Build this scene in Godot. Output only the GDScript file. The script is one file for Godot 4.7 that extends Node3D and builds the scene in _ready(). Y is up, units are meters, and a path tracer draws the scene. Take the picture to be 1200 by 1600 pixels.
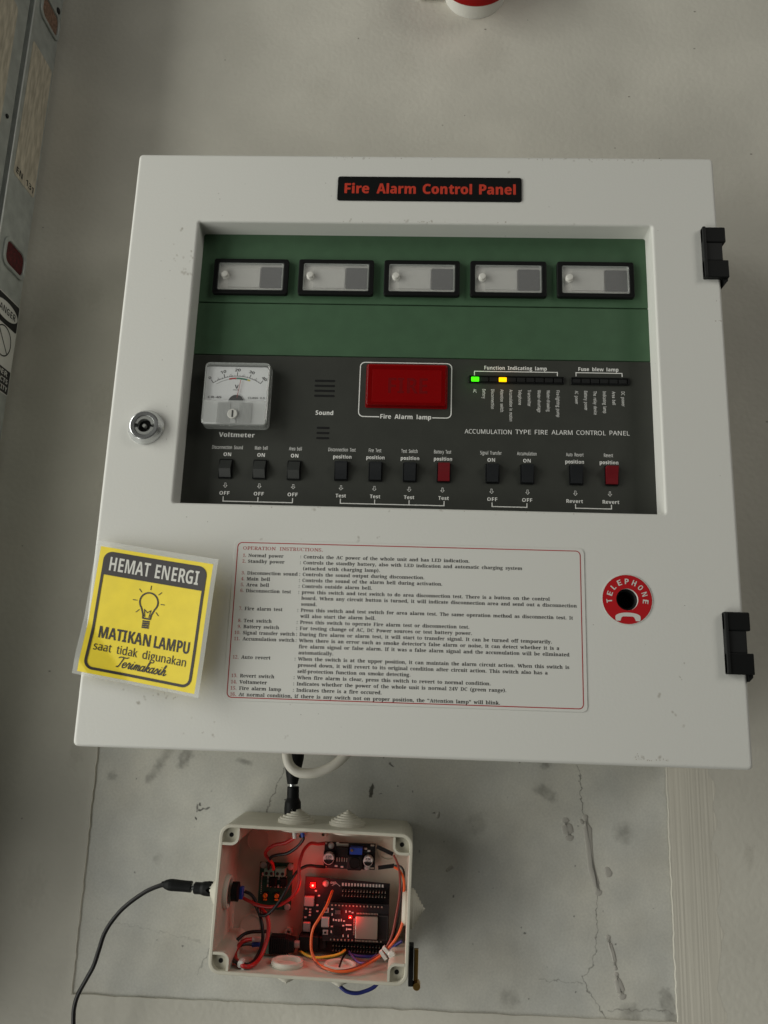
extends Node3D
# All measures in millimetres: x to the right, y up, z out of the wall; the cabinet's middle is x = 0, y = 0, the wall's face z = 0.
const MM := 0.001
const CIRC := 40
var off := {}
var M := {}
var tmesh := {}
var sans: SystemFont
var bold: SystemFont
var serif: SystemFont
var serif_bold: SystemFont
var used := {}

func V(x: float, y: float, z: float) -> Vector3: return Vector3(x, y, z)

# ------------------------------------------------------------------ mesh helpers
func tool() -> SurfaceTool:
	var st := SurfaceTool.new(); st.begin(Mesh.PRIMITIVE_TRIANGLES); st.set_smooth_group(-1); return st

func tri(st: SurfaceTool, a: Vector3, b: Vector3, c: Vector3):
	st.add_vertex(a * MM); st.add_vertex(b * MM); st.add_vertex(c * MM)

func quad(st: SurfaceTool, a: Vector3, b: Vector3, c: Vector3, d: Vector3):
	tri(st, a, c, b); tri(st, a, d, c)

func rr(x: float, y: float, w: float, h: float, r: float, n := 4) -> PackedVector2Array:
	# rounded rectangle about (x, y), counterclockwise
	var p := PackedVector2Array(); r = maxf(r, 0.01)
	for q in 4:
		var cx := x + (w / 2 - r) * (1 if q == 0 or q == 3 else -1)
		var cy := y + (h / 2 - r) * (1 if q < 2 else -1)
		for i in n + 1:
			var a := (q + float(i) / n) * PI / 2
			p.append(Vector2(cx + r * cos(a), cy + r * sin(a)))
	return p

func circle(x: float, y: float, r: float, n := CIRC) -> PackedVector2Array:
	var p := PackedVector2Array()
	for i in n: p.append(Vector2(x + r * cos(TAU * i / n), y + r * sin(TAU * i / n)))
	return p

func at_z(p: PackedVector2Array, z: float) -> PackedVector3Array:
	var o := PackedVector3Array()
	for v in p: o.append(Vector3(v.x, v.y, z))
	return o

func loft(st: SurfaceTool, loops: Array, cap0 := true, cap1 := true, smooth := false):
	st.set_smooth_group(1 if smooth else -1)
	for k in loops.size() - 1:
		var p: PackedVector3Array = loops[k]; var q: PackedVector3Array = loops[k + 1]; var n := p.size()
		for j in n:
			var j2 := (j + 1) % n
			if p[j].distance_to(p[j2]) < 0.0005 and q[j].distance_to(q[j2]) < 0.0005: continue
			quad(st, p[j], p[j2], q[j2], q[j])
	st.set_smooth_group(-1)
	for e in [[cap0, loops[0], false], [cap1, loops[-1], true]]:
		if e[0]:
			var p: PackedVector3Array = e[1]; var c := Vector3.ZERO
			for v in p: c += v
			c /= p.size()
			for j in p.size():
				if e[2]: tri(st, c, p[(j + 1) % p.size()], p[j])
				else: tri(st, c, p[j], p[(j + 1) % p.size()])

func slab(st: SurfaceTool, x: float, y: float, w: float, h: float, z0: float, z1: float, r := 1.0, bev := 0.3, steps := 2):
	# a plate with rounded corners whose front edge is rounded
	var loops := [at_z(rr(x, y, w, h, r), z0)]
	for i in steps + 1:
		var a := PI / 2 * i / steps
		var inset := bev * (1 - cos(a))
		loops.append(at_z(rr(x, y, w - 2 * inset, h - 2 * inset, maxf(r - inset, 0.02)), z1 - bev + bev * sin(a)))
	loft(st, loops)

func frame(st: SurfaceTool, x: float, y: float, w: float, h: float, iw: float, ih: float, z0: float, z1: float, r: float, ir: float, bev := 0.4, back := 0.0):
	# a frame round an opening
	var lo := [at_z(rr(x, y, w, h, r), z0)]
	for i in 4:
		var a := PI / 2 * i / 3; var s := bev * (1 - cos(a))
		lo.append(at_z(rr(x, y, w - 2 * s, h - 2 * s, maxf(r - s, 0.02)), z1 - bev + bev * sin(a)))
	for i in 4:
		var a := PI / 2 * i / 3; var s := bev * (1 - sin(a))
		lo.append(at_z(rr(x, y, iw + 2 * s, ih + 2 * s, ir + s), z1 - bev + bev * cos(a)))
	lo.append(at_z(rr(x, y, iw, ih, ir), back if back != 0.0 else z0))
	loft(st, lo, false, false)

func turned(profile: Array, o: Vector3, axis := Vector3(0, 0, 1), n := CIRC) -> Array:
	# loops of a lathe: profile of (radius, height along the axis)
	var u := Vector3(1, 0, 0) if absf(axis.x) < 0.9 else Vector3(0, 0, -1)
	var w := axis.cross(u).normalized(); u = w.cross(axis).normalized()
	var loops := []
	for p in profile:
		var l := PackedVector3Array()
		for i in n: l.append(o + axis * p[1] + (u * cos(TAU * i / n) + w * sin(TAU * i / n)) * p[0])
		loops.append(l)
	return loops

func lathe(st: SurfaceTool, profile: Array, o: Vector3, axis := Vector3(0, 0, 1), n := CIRC, smooth := false):
	loft(st, turned(profile, o, axis, n), true, true, smooth)

func box(st: SurfaceTool, x0: float, x1: float, y0: float, y1: float, z0: float, z1: float, bev := 0.15):
	slab(st, (x0 + x1) / 2, (y0 + y1) / 2, absf(x1 - x0), absf(y1 - y0), z0, z1, bev, bev, 1)

func prism_x(st: SurfaceTool, prof: PackedVector2Array, x0: float, x1: float):
	# profile of (y, z), extruded along x
	var idx := Geometry2D.triangulate_polygon(prof)
	for i in range(0, idx.size(), 3):
		var a := prof[idx[i]]; var b := prof[idx[i + 1]]; var c := prof[idx[i + 2]]
		tri(st, V(x0, a.x, a.y), V(x0, b.x, b.y), V(x0, c.x, c.y)); tri(st, V(x1, a.x, a.y), V(x1, c.x, c.y), V(x1, b.x, b.y))
	for i in prof.size():
		var a := prof[i]; var b := prof[(i + 1) % prof.size()]
		quad(st, V(x0, a.x, a.y), V(x1, a.x, a.y), V(x1, b.x, b.y), V(x0, b.x, b.y))

func prism(st: SurfaceTool, poly: PackedVector2Array, z0: float, z1: float):
	if Geometry2D.is_polygon_clockwise(poly): poly.reverse()
	var idx := Geometry2D.triangulate_polygon(poly)
	for i in range(0, idx.size(), 3):
		var a := poly[idx[i]]; var b := poly[idx[i + 1]]; var c := poly[idx[i + 2]]
		if (b - a).cross(c - a) > 0: var t := b; b = c; c = t
		tri(st, V(a.x, a.y, z1), V(b.x, b.y, z1), V(c.x, c.y, z1))
		if z0 < z1 - 0.05: tri(st, V(a.x, a.y, z0), V(c.x, c.y, z0), V(b.x, b.y, z0))
	if z0 < z1 - 0.05: loft(st, [at_z(poly, z0), at_z(poly, z1)], false, false)

func smooth_path(pts: Array, per := 7) -> PackedVector3Array:
	var o := PackedVector3Array(); var n := pts.size()
	for i in n - 1:
		var a: Vector3 = pts[maxi(i - 1, 0)]; var b: Vector3 = pts[i]; var c: Vector3 = pts[i + 1]; var d: Vector3 = pts[mini(i + 2, n - 1)]
		for k in per: o.append(b.cubic_interpolate(c, a, d, float(k) / per))
	o.append(pts[-1]); return o

func tube(st: SurfaceTool, pts: Array, r: float, n := 12, per := 7):
	var p := smooth_path(pts, per); var loops := []
	var up := Vector3(0.31, 0.2, 0.93)
	for i in p.size():
		var t := (p[mini(i + 1, p.size() - 1)] - p[maxi(i - 1, 0)]).normalized()
		var u := up.cross(t).normalized(); var w := t.cross(u); up = w
		var l := PackedVector3Array()
		for k in n: l.append(p[i] + (u * cos(TAU * k / n) + w * sin(TAU * k / n)) * r)
		loops.append(l)
	loft(st, loops, true, true, true)

func ribbon(st: SurfaceTool, pts: Array, width: float, z: float, closed := false, bend = null):
	# a printed line of even width along 2D points
	var n := pts.size(); var L := []; var R := []
	for i in n:
		var a: Vector2 = pts[(i - 1 + n) % n] if closed or i > 0 else pts[i]
		var c: Vector2 = pts[(i + 1) % n] if closed or i < n - 1 else pts[i]
		var b: Vector2 = pts[i]
		var d1 := (b - a).normalized() if b != a else (c - b).normalized()
		var d2 := (c - b).normalized() if c != b else d1
		var nn := (d1.orthogonal() + d2.orthogonal()).normalized()
		nn = nn * width / 2 / maxf(nn.dot(d1.orthogonal()), 0.4)
		L.append(b + nn); R.append(b - nn)
	for i in (n if closed else n - 1):
		var j := (i + 1) % n; var q := []
		for v in [R[i], R[j], L[j], L[i]]: q.append(bend.call(v, z) if bend != null else V(v.x, v.y, z))
		if (R[j] - R[i]).cross(L[i] - R[i]) > 0: quad(st, q[0], q[1], q[2], q[3])
		else: quad(st, q[0], q[3], q[2], q[1])

func arrays_of(font: Font, s: String) -> Array:
	s = s.replace(" ", "  ")
	var key := str(font.get_instance_id()) + s
	if not tmesh.has(key):
		var t := TextMesh.new(); t.font = font; t.text = s; t.font_size = 40; t.pixel_size = 0.1; t.depth = 0.0; t.curve_step = 3.0
		t.horizontal_alignment = HORIZONTAL_ALIGNMENT_LEFT
		var a := t.get_mesh_arrays(); var v: PackedVector3Array = a[Mesh.ARRAY_VERTEX]; var box_ := t.get_aabb()
		tmesh[key] = [v, a[Mesh.ARRAY_INDEX], box_]
	return tmesh[key]

func letters(st: SurfaceTool, font: Font, s: String, x: float, y: float, cap: float, width: float, z: float, turn := 0.0, bend = null, slant := 0.0, scale_x := 0.0):
	# lettering from (x, y) on its base line; its capitals are cap tall, the whole is width long (or scale_x wide)
	var m := arrays_of(font, s); var h: AABB = arrays_of(font, "H")[2]; var b: AABB = m[2]
	var sy := cap / h.size.y; var sx := width / b.size.x if width > 0 else sy * (scale_x if scale_x > 0 else 1.0)
	var rot := Transform2D(turn, Vector2(x, y)); var out := PackedVector3Array()
	for v in m[0]:
		var l := Vector2((v.x - (b.position.x if width > 0 else 0.0)) * sx, (v.y - h.position.y) * sy)
		l.x += l.y * slant
		var p := rot * l
		out.append((bend.call(p, z) if bend != null else V(p.x, p.y, z)) * MM)
	var idx: PackedInt32Array = m[1]
	if idx == null or idx.is_empty():
		for v in out: st.add_vertex(v)
	else:
		for i in idx: st.add_vertex(out[i])

# ------------------------------------------------------------------ scene helpers
func numbered(called: String) -> String:
	used[called] = used.get(called, 0) + 1
	return called if used[called] == 1 else "%s_%03d" % [called, used[called] - 1]

func tag(o: Node, label: String, category: String, group := "", kind := ""):
	if label: o.set_meta("label", label)
	if category: o.set_meta("category", category)
	if group: o.set_meta("group", group)
	if kind: o.set_meta("kind", kind)

func thing(called: String, label: String, category: String, base: Vector3, group := "") -> Node3D:
	var o := Node3D.new(); o.name = numbered(called); add_child(o); o.position = base * MM; off[o] = -base * MM
	tag(o, label, category, group); return o

func part(parent: Node, called: String, st: SurfaceTool, m: Material, label := "") -> MeshInstance3D:
	st.generate_normals()
	var o := MeshInstance3D.new(); o.mesh = st.commit(); o.material_override = m; o.name = called
	parent.add_child(o, true)
	o.position = off.get(parent, Vector3.ZERO)
	if label: o.set_meta("label", label)
	return o

func whole(called: String, st: SurfaceTool, m: Material, label: String, category: String, group := "") -> MeshInstance3D:
	var o := part(self, numbered(called), st, m); tag(o, label, category, group); return o

func hub(parent: Node, called: String, at: Vector3) -> Node3D:
	var o := Node3D.new(); o.name = called; parent.add_child(o, true); o.position = off.get(parent, Vector3.ZERO) + at * MM; return o

func mat(r: float, g: float, b: float, rough := 0.5, metal := 0.0) -> StandardMaterial3D:
	var m := StandardMaterial3D.new(); m.albedo_color = Color(r / 255, g / 255, b / 255); m.roughness = rough; m.metallic = metal; return m

func noise_tex(seed_: int, freq: float, octaves := 4, size := 512, normal := 0.0, ramp: Gradient = null) -> NoiseTexture2D:
	var n := FastNoiseLite.new(); n.seed = seed_; n.frequency = freq; n.fractal_octaves = octaves; n.noise_type = FastNoiseLite.TYPE_SIMPLEX_SMOOTH
	var t := NoiseTexture2D.new(); t.noise = n; t.width = size; t.height = size; t.seamless = true
	if normal > 0: t.as_normal_map = true; t.bump_strength = normal
	if ramp: t.color_ramp = ramp
	return t

func tinted(lo: float, hi: float) -> Gradient:
	var g := Gradient.new(); g.set_color(0, Color(lo, lo, lo)); g.set_color(1, Color(hi, hi, hi)); return g

func grained(m: StandardMaterial3D, tex: Texture2D, per_m: float) -> StandardMaterial3D:
	m.albedo_texture = tex; m.uv1_triplanar = true; m.uv1_world_triplanar = true; m.uv1_scale = Vector3.ONE * per_m; return m

func glass(alpha: float, tint := Color(1, 1, 1), rough := 0.05) -> StandardMaterial3D:
	var m := StandardMaterial3D.new(); m.transparency = BaseMaterial3D.TRANSPARENCY_ALPHA; m.albedo_color = Color(tint, alpha); m.roughness = rough; return m

func glow(c: Color, e: float) -> StandardMaterial3D:
	var m := StandardMaterial3D.new(); m.albedo_color = c; m.emission_enabled = true; m.emission = c; m.emission_energy_multiplier = e; m.roughness = 0.3; return m

func led_light(parent: Node, at: Vector3, c: Color, e: float):
	var l := OmniLight3D.new(); l.name = "lamp_light"; l.light_color = c; l.light_energy = e; l.light_size = 0.0009; l.omni_range = 2.0; l.omni_attenuation = 2.0; l.shadow_enabled = true
	parent.add_child(l, true); l.position = off.get(parent, Vector3.ZERO) + at * MM

func area(called: String, at: Vector3, to: Vector3, size: Vector2, e: float, c: Color):
	var l := AreaLight3D.new(); l.name = called; l.area_size = size; l.light_energy = e; l.light_color = c; l.shadow_enabled = true; l.area_range = 12.0
	add_child(l); l.look_at_from_position(at, to)

# ------------------------------------------------------------------ build
func _ready():
	var cam := Camera3D.new(); cam.name = "camera"; add_child(cam)
	cam.fov = 65.24; cam.near = 0.02; cam.far = 20.0
	cam.transform = Transform3D(Basis.from_euler(Vector3(deg_to_rad(12.708), deg_to_rad(2.208), deg_to_rad(1.874)), EULER_ORDER_YXZ), Vector3(0.0004, -0.2057, 0.7329))
	var env := Environment.new(); env.background_mode = Environment.BG_COLOR; env.background_color = Color(0.215, 0.215, 0.205); env.tonemap_mode = Environment.TONE_MAPPER_LINEAR
	env.sdfgi_enabled = true; env.ssao_enabled = true; env.ssil_enabled = true; env.tonemap_exposure = 1.0
	var we := WorldEnvironment.new(); we.name = "environment"; we.environment = env; add_child(we)
	area("left_doorway_light", Vector3(-2.0, 0.35, 1.05), Vector3(0, 0, 0.05), Vector2(1.0, 2.0), 3.4, Color(1.0, 1.0, 0.97))
	area("right_window_light", Vector3(2.0, 1.25, 1.6), Vector3(0, -0.05, 0.05), Vector2(0.8, 1.2), 1.35, Color(1.0, 0.985, 0.95))
	area("floor_daylight", Vector3(-1.5, -1.3, 1.15), Vector3(-0.1, 0, 0.05), Vector2(1.6, 1.2), 1.7, Color(1.0, 1.0, 0.97))
	fonts(); materials()
	wall(); cabinet(); notice(); ladder(); alarm_lamp(); junction_box(); electronics(); wires(); outside_cables()

func fonts():
	sans = font_of("Droid Sans", 400); bold = font_of("Droid Sans", 700); serif = font_of("Droid Serif", 400); serif_bold = font_of("Droid Serif", 700)

func font_of(n: String, w: int) -> SystemFont:
	var f := SystemFont.new(); f.font_names = PackedStringArray([n]); f.font_weight = w; return f

func materials():
	M.wall = grained(mat(214, 211, 199, 0.7), wall_paint(), 1 / 1.1); M.wall.uv1_offset = V(0.5, 0.5, 0.5)
	M.wall.heightmap_enabled = true; M.wall.heightmap_texture = noise_tex(5, 0.16, 3, 1024); M.wall.heightmap_scale = 0.024
	M.strip = grained(mat(212, 208, 195, 0.6), noise_tex(9, 0.01, 4, 512, 0.0, tinted(0.95, 1.0)), 5.0)
	M.strip.heightmap_enabled = true; M.strip.heightmap_texture = streaks(); M.strip.heightmap_scale = 0.045; M.strip.uv1_scale = V(5, 1.5, 5); M.strip.uv1_offset = V(0, 0.9, 0)
	M.door = mat(225, 225, 219, 0.45)
	M.door.albedo_texture = door_wear(); M.door.uv1_triplanar = true; M.door.uv1_scale = Vector3.ONE / 0.54; M.door.uv1_offset = Vector3.ONE * 0.5
	M.door.texture_repeat = true
	M.door.heightmap_enabled = true; M.door.heightmap_texture = noise_tex(15, 0.16, 3, 1024); M.door.heightmap_scale = 0.005
	M.body = mat(214, 212, 203, 0.45)
	M.green = grained(mat(66, 98, 70, 0.6), noise_tex(21, 0.03, 4, 512, 0.0, tinted(0.93, 1.0)), 3.0)
	M.grey = grained(mat(54, 56, 50, 0.6), noise_tex(22, 0.03, 4, 512, 0.0, tinted(0.92, 1.0)), 3.0)
	M.print = mat(240, 240, 236, 0.6)
	M.black = mat(20, 21, 21, 0.5); M.black2 = mat(30, 31, 31, 0.55); M.black.metallic_specular = 0.3; M.black2.metallic_specular = 0.35; M.hole = mat(5, 5, 5, 0.9)
	M.rocker = mat(34, 36, 38, 0.38); M.rocker_grey = mat(52, 54, 52, 0.42); M.rocker_red = mat(112, 18, 26, 0.4)
	M.white = mat(214, 213, 206, 0.5); M.card = mat(196, 196, 190, 0.6); M.smoke = mat(66, 67, 66, 0.4)
	M.clear = glass(0.08); M.clear_edge = glass(0.35, Color(0.8, 0.82, 0.8), 0.12); M.frost = glass(0.42, Color(0.86, 0.87, 0.86), 0.3)
	M.dial = mat(222, 224, 224, 0.5); M.ink = mat(22, 22, 24, 0.6); M.red_ink = mat(160, 36, 34, 0.6); M.green_ink = mat(30, 110, 84, 0.6); M.yellow_ink = mat(190, 180, 60, 0.6)
	M.chrome = mat(206, 208, 208, 0.2, 0.85); M.steel = mat(178, 180, 176, 0.38, 0.6); M.brass = mat(176, 140, 78, 0.35, 1.0); M.tin = mat(190, 186, 172, 0.42, 0.9)
	M.fire = mat(148, 0, 2, 0.5); M.fire_dark = mat(118, 0, 3, 0.5); M.fire_ink = mat(44, 0, 4, 0.5); M.fire_lens = glass(0.36, Color(0.7, 0.0, 0.012), 0.3); M.fire.metallic_specular = 0.3; M.fire_dark.metallic_specular = 0.3
	M.plate = mat(222, 222, 216, 0.38); M.label_red = mat(176, 40, 44, 0.5); M.title_red = mat(196, 60, 40, 0.5); M.sign_red = mat(186, 22, 30, 0.4)
	M.yellow = grained(mat(255, 230, 66, 0.4), noise_tex(31, 0.02, 4, 512, 0.0, tinted(0.95, 1.0)), 6.0)
	M.dark_print = mat(58, 54, 54, 0.45); M.laminate = glass(0.4, Color(0.93, 0.94, 0.92), 0.2)
	M.abs = grained(mat(198, 194, 178, 0.5), noise_tex(41, 0.03, 3, 256, 0.0, tinted(0.95, 1.0)), 8.0)
	M.rubber = mat(206, 202, 188, 0.6)
	M.pcb_green = mat(20, 74, 56, 0.4); M.pcb_black = mat(20, 20, 22, 0.4); M.term_green = mat(96, 138, 120, 0.45); M.blue = mat(30, 62, 150, 0.4)
	M.cap_top = mat(214, 214, 212, 0.3, 0.3); M.cap_side = mat(40, 36, 38, 0.35)
	M.red_wire = mat(176, 32, 30, 0.4); M.black_wire = mat(20, 19, 20, 0.4); M.orange_wire = mat(214, 92, 42, 0.42); M.brown_wire = mat(120, 48, 36, 0.42)
	M.yellow_wire = mat(214, 180, 60, 0.42); M.green_wire = mat(84, 120, 56, 0.45); M.blue_wire = mat(36, 46, 120, 0.45); M.purple_wire = mat(92, 78, 140, 0.45)
	M.white_cable = mat(218, 214, 202, 0.5); M.orange_part = mat(214, 130, 30, 0.4)
	M.alu = grained(mat(172, 177, 172, 0.5, 0.2), noise_tex(51, 0.02, 5, 512, 0.0, tinted(0.86, 1.0)), 5.0)
	M.alu_edge = mat(190, 194, 190, 0.35, 0.4)
	M.old_label = grained(mat(204, 196, 176, 0.7), noise_tex(52, 0.02, 5, 512, 0.0, tinted(0.74, 1.0)), 12.0); M.old_label.uv1_scale = V(16, 3.5, 16)
	M.rust_red = grained(mat(96, 8, 16, 0.75), noise_tex(53, 0.03, 4, 256, 0.0, tinted(0.5, 1.0)), 30.0)
	M.rust_brown = grained(mat(150, 118, 98, 0.75), noise_tex(54, 0.03, 4, 256, 0.0, tinted(0.6, 1.0)), 30.0)
	M.drip = mat(178, 175, 167, 0.4)
	M.crack = mat(60, 58, 54, 0.9)

func wall_paint() -> ImageTexture:
	# even roller coat with a few rubbed smudges and specks; one pixel to a millimetre
	var n := FastNoiseLite.new(); n.seed = 3; n.frequency = 0.006; n.fractal_octaves = 6
	var im := n.get_image(1100, 1100); im.convert(Image.FORMAT_RGB8); im.adjust_bcs(1.0, 0.045, 1.0); im.adjust_bcs(1.92, 1.0, 1.0)
	var r := RandomNumberGenerator.new(); r.seed = 21
	var n2 := FastNoiseLite.new(); n2.seed = 33; n2.frequency = 0.12; n2.fractal_octaves = 3
	for c in [[-330, 180, 9, 0.1], [-292, 300, 5, 0.12], [-310, 60, 12, 0.1], [-285, -30, 14, 0.12], [-270, 20, 9, 0.1], [-300, -120, 8, 0.08], [70, 470, 16, 0.12], [-20, 455, 10, 0.08], [-110, 420, 12, 0.06], [200, 430, 8, 0.08], [120, 330, 9, 0.06], [-320, -380, 9, 0.12], [330, 300, 10, 0.06], [290, -330, 5, 0.2], [-200, 480, 20, 0.06], [-296, -270, 5, 0.15]]:
		for j in range(-40, 41):
			for i in range(-40, 41):
				var x := int(c[0] + 550 + i); var y := int(550 - c[1] + j)
				if x < 0 or y < 0 or x >= 1100 or y >= 1100: continue
				var f: float = spot(Vector2(i, j * 0.6).length() + 0.9 * c[2] * n2.get_noise_2d(x * 1.5, y), c[2], c[2] * 0.6) * c[3] * 0.5 * (0.6 + 1.2 * maxf(0.0, n2.get_noise_2d(x * 4.0, y * 4.0)))
				if f > 0.002: im.set_pixel(x, y, im.get_pixel(x, y).lerp(Color(0.35, 0.33, 0.28), f))
	for k in 60:
		var x := r.randi_range(150, 940); var y := r.randi_range(10, 1060); im.set_pixel(x, y, im.get_pixel(x, y).lerp(Color(0.2, 0.18, 0.15), r.randf_range(0.3, 0.8)))
		if k % 3 == 0: im.set_pixel(x + 1, y, im.get_pixel(x + 1, y).lerp(Color(0.2, 0.18, 0.15), 0.5))
	return ImageTexture.create_from_image(im)

func streaks() -> ImageTexture:
	var n := FastNoiseLite.new(); n.seed = 8; n.frequency = 0.09; n.fractal_octaves = 4
	var im := Image.create(256, 256, false, Image.FORMAT_L8)
	for y in 256:
		for x in 256:
			var v := 0.5 + 0.55 * n.get_noise_2d(x * 3.4, y * 0.06)
			im.set_pixel(x, y, Color(v, v, v))
	return ImageTexture.create_from_image(im)

func spot(d: float, r: float, soft: float) -> float: return 1.0 - smoothstep(r - soft, r + soft, d)

func seg(p: Vector2, a: Vector2, b: Vector2) -> float: return p.distance_to(Geometry2D.get_closest_point_to_segment(p, a, b))

func door_wear() -> ImageTexture:
	# scuffs, chips and specks on the white paint, one pixel to a millimetre and a bit
	var N := 1080; var im := Image.create(N, N, false, Image.FORMAT_RGB8); im.fill(Color(0.985, 0.985, 0.985))
	var r := RandomNumberGenerator.new(); r.seed = 11
	var put := func(x: float, y: float, rad: float, c: Color, a: float):
		var k := int(ceil(rad * 2)); var cx := (x / 540.0 + 0.5) * N; var cy := (0.5 - y / 540.0) * N
		for j in range(-k, k + 1):
			for i in range(-k, k + 1):
				var f := spot(Vector2(i, j).length(), rad, rad * 0.5) * a
				var px := int(cx) + i; var py := int(cy) + j
				if px >= 0 and py >= 0 and px < N and py < N: im.set_pixel(px, py, im.get_pixel(px, py).lerp(c, f))
	for i in 70: put.call(r.randf_range(-248, 248), r.randf_range(-250, 250), r.randf_range(0.4, 0.75), Color(0.3, 0.28, 0.25), r.randf_range(0.15, 0.7))
	for c in [[-205, 155, 12, 22, 16], [-195, 140, 6, 20, 10], [70, 238, 6, 30, 6], [-20, 250, 60, 3, 10], [150, 249, 70, 2, 12], [-50, 252, 40, 1, 8], [0, -66, 120, 3, 14], [-200, -215, 25, 6, 14], [175, -247, 14, 2, 12], [-60, -90, 60, 2, 8], [20, 187, 150, 2, 9], [100, -30, 4, 30, 5], [-130, -232, 50, 10, 10], [200, -200, 18, 24, 8]]:
		for i in c[4]:
			var x: float = c[0] + r.randf_range(-c[2], c[2]); var y: float = c[1] + r.randf_range(-c[3], c[3]); var dx := r.randf_range(-0.7, 0.7); var rad := r.randf_range(0.5, 2.2)
			if i % 3 == 0: continue
			for k in r.randi_range(1, 5): put.call(x + k * dx + r.randf_range(-0.5, 0.5), y + k * 0.6, rad, Color(0.5, 0.46, 0.4), r.randf_range(0.06, 0.2 if rad > 1 else 0.5))
	for c in [[-50, 249.5, 40], [95, 249.8, 30], [160, 249.6, 30], [178, -247.5, 12], [-30, 187.5, 60], [60, 187.8, 60], [0, -65.2, 150], [246, 100, 3]]:
		for i in 9: put.call(c[0] + r.randf_range(-c[2], c[2]), c[1] + r.randf_range(-0.4, 0.4), r.randf_range(0.5, 0.9), Color(0.4, 0.31, 0.22), r.randf_range(0.2, 0.75))
	for k in 14: put.call(-235 - k * 0.12, -186 - k * 0.35, 0.6, Color(0.35, 0.32, 0.28), 0.7)
	return ImageTexture.create_from_image(im)

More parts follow.
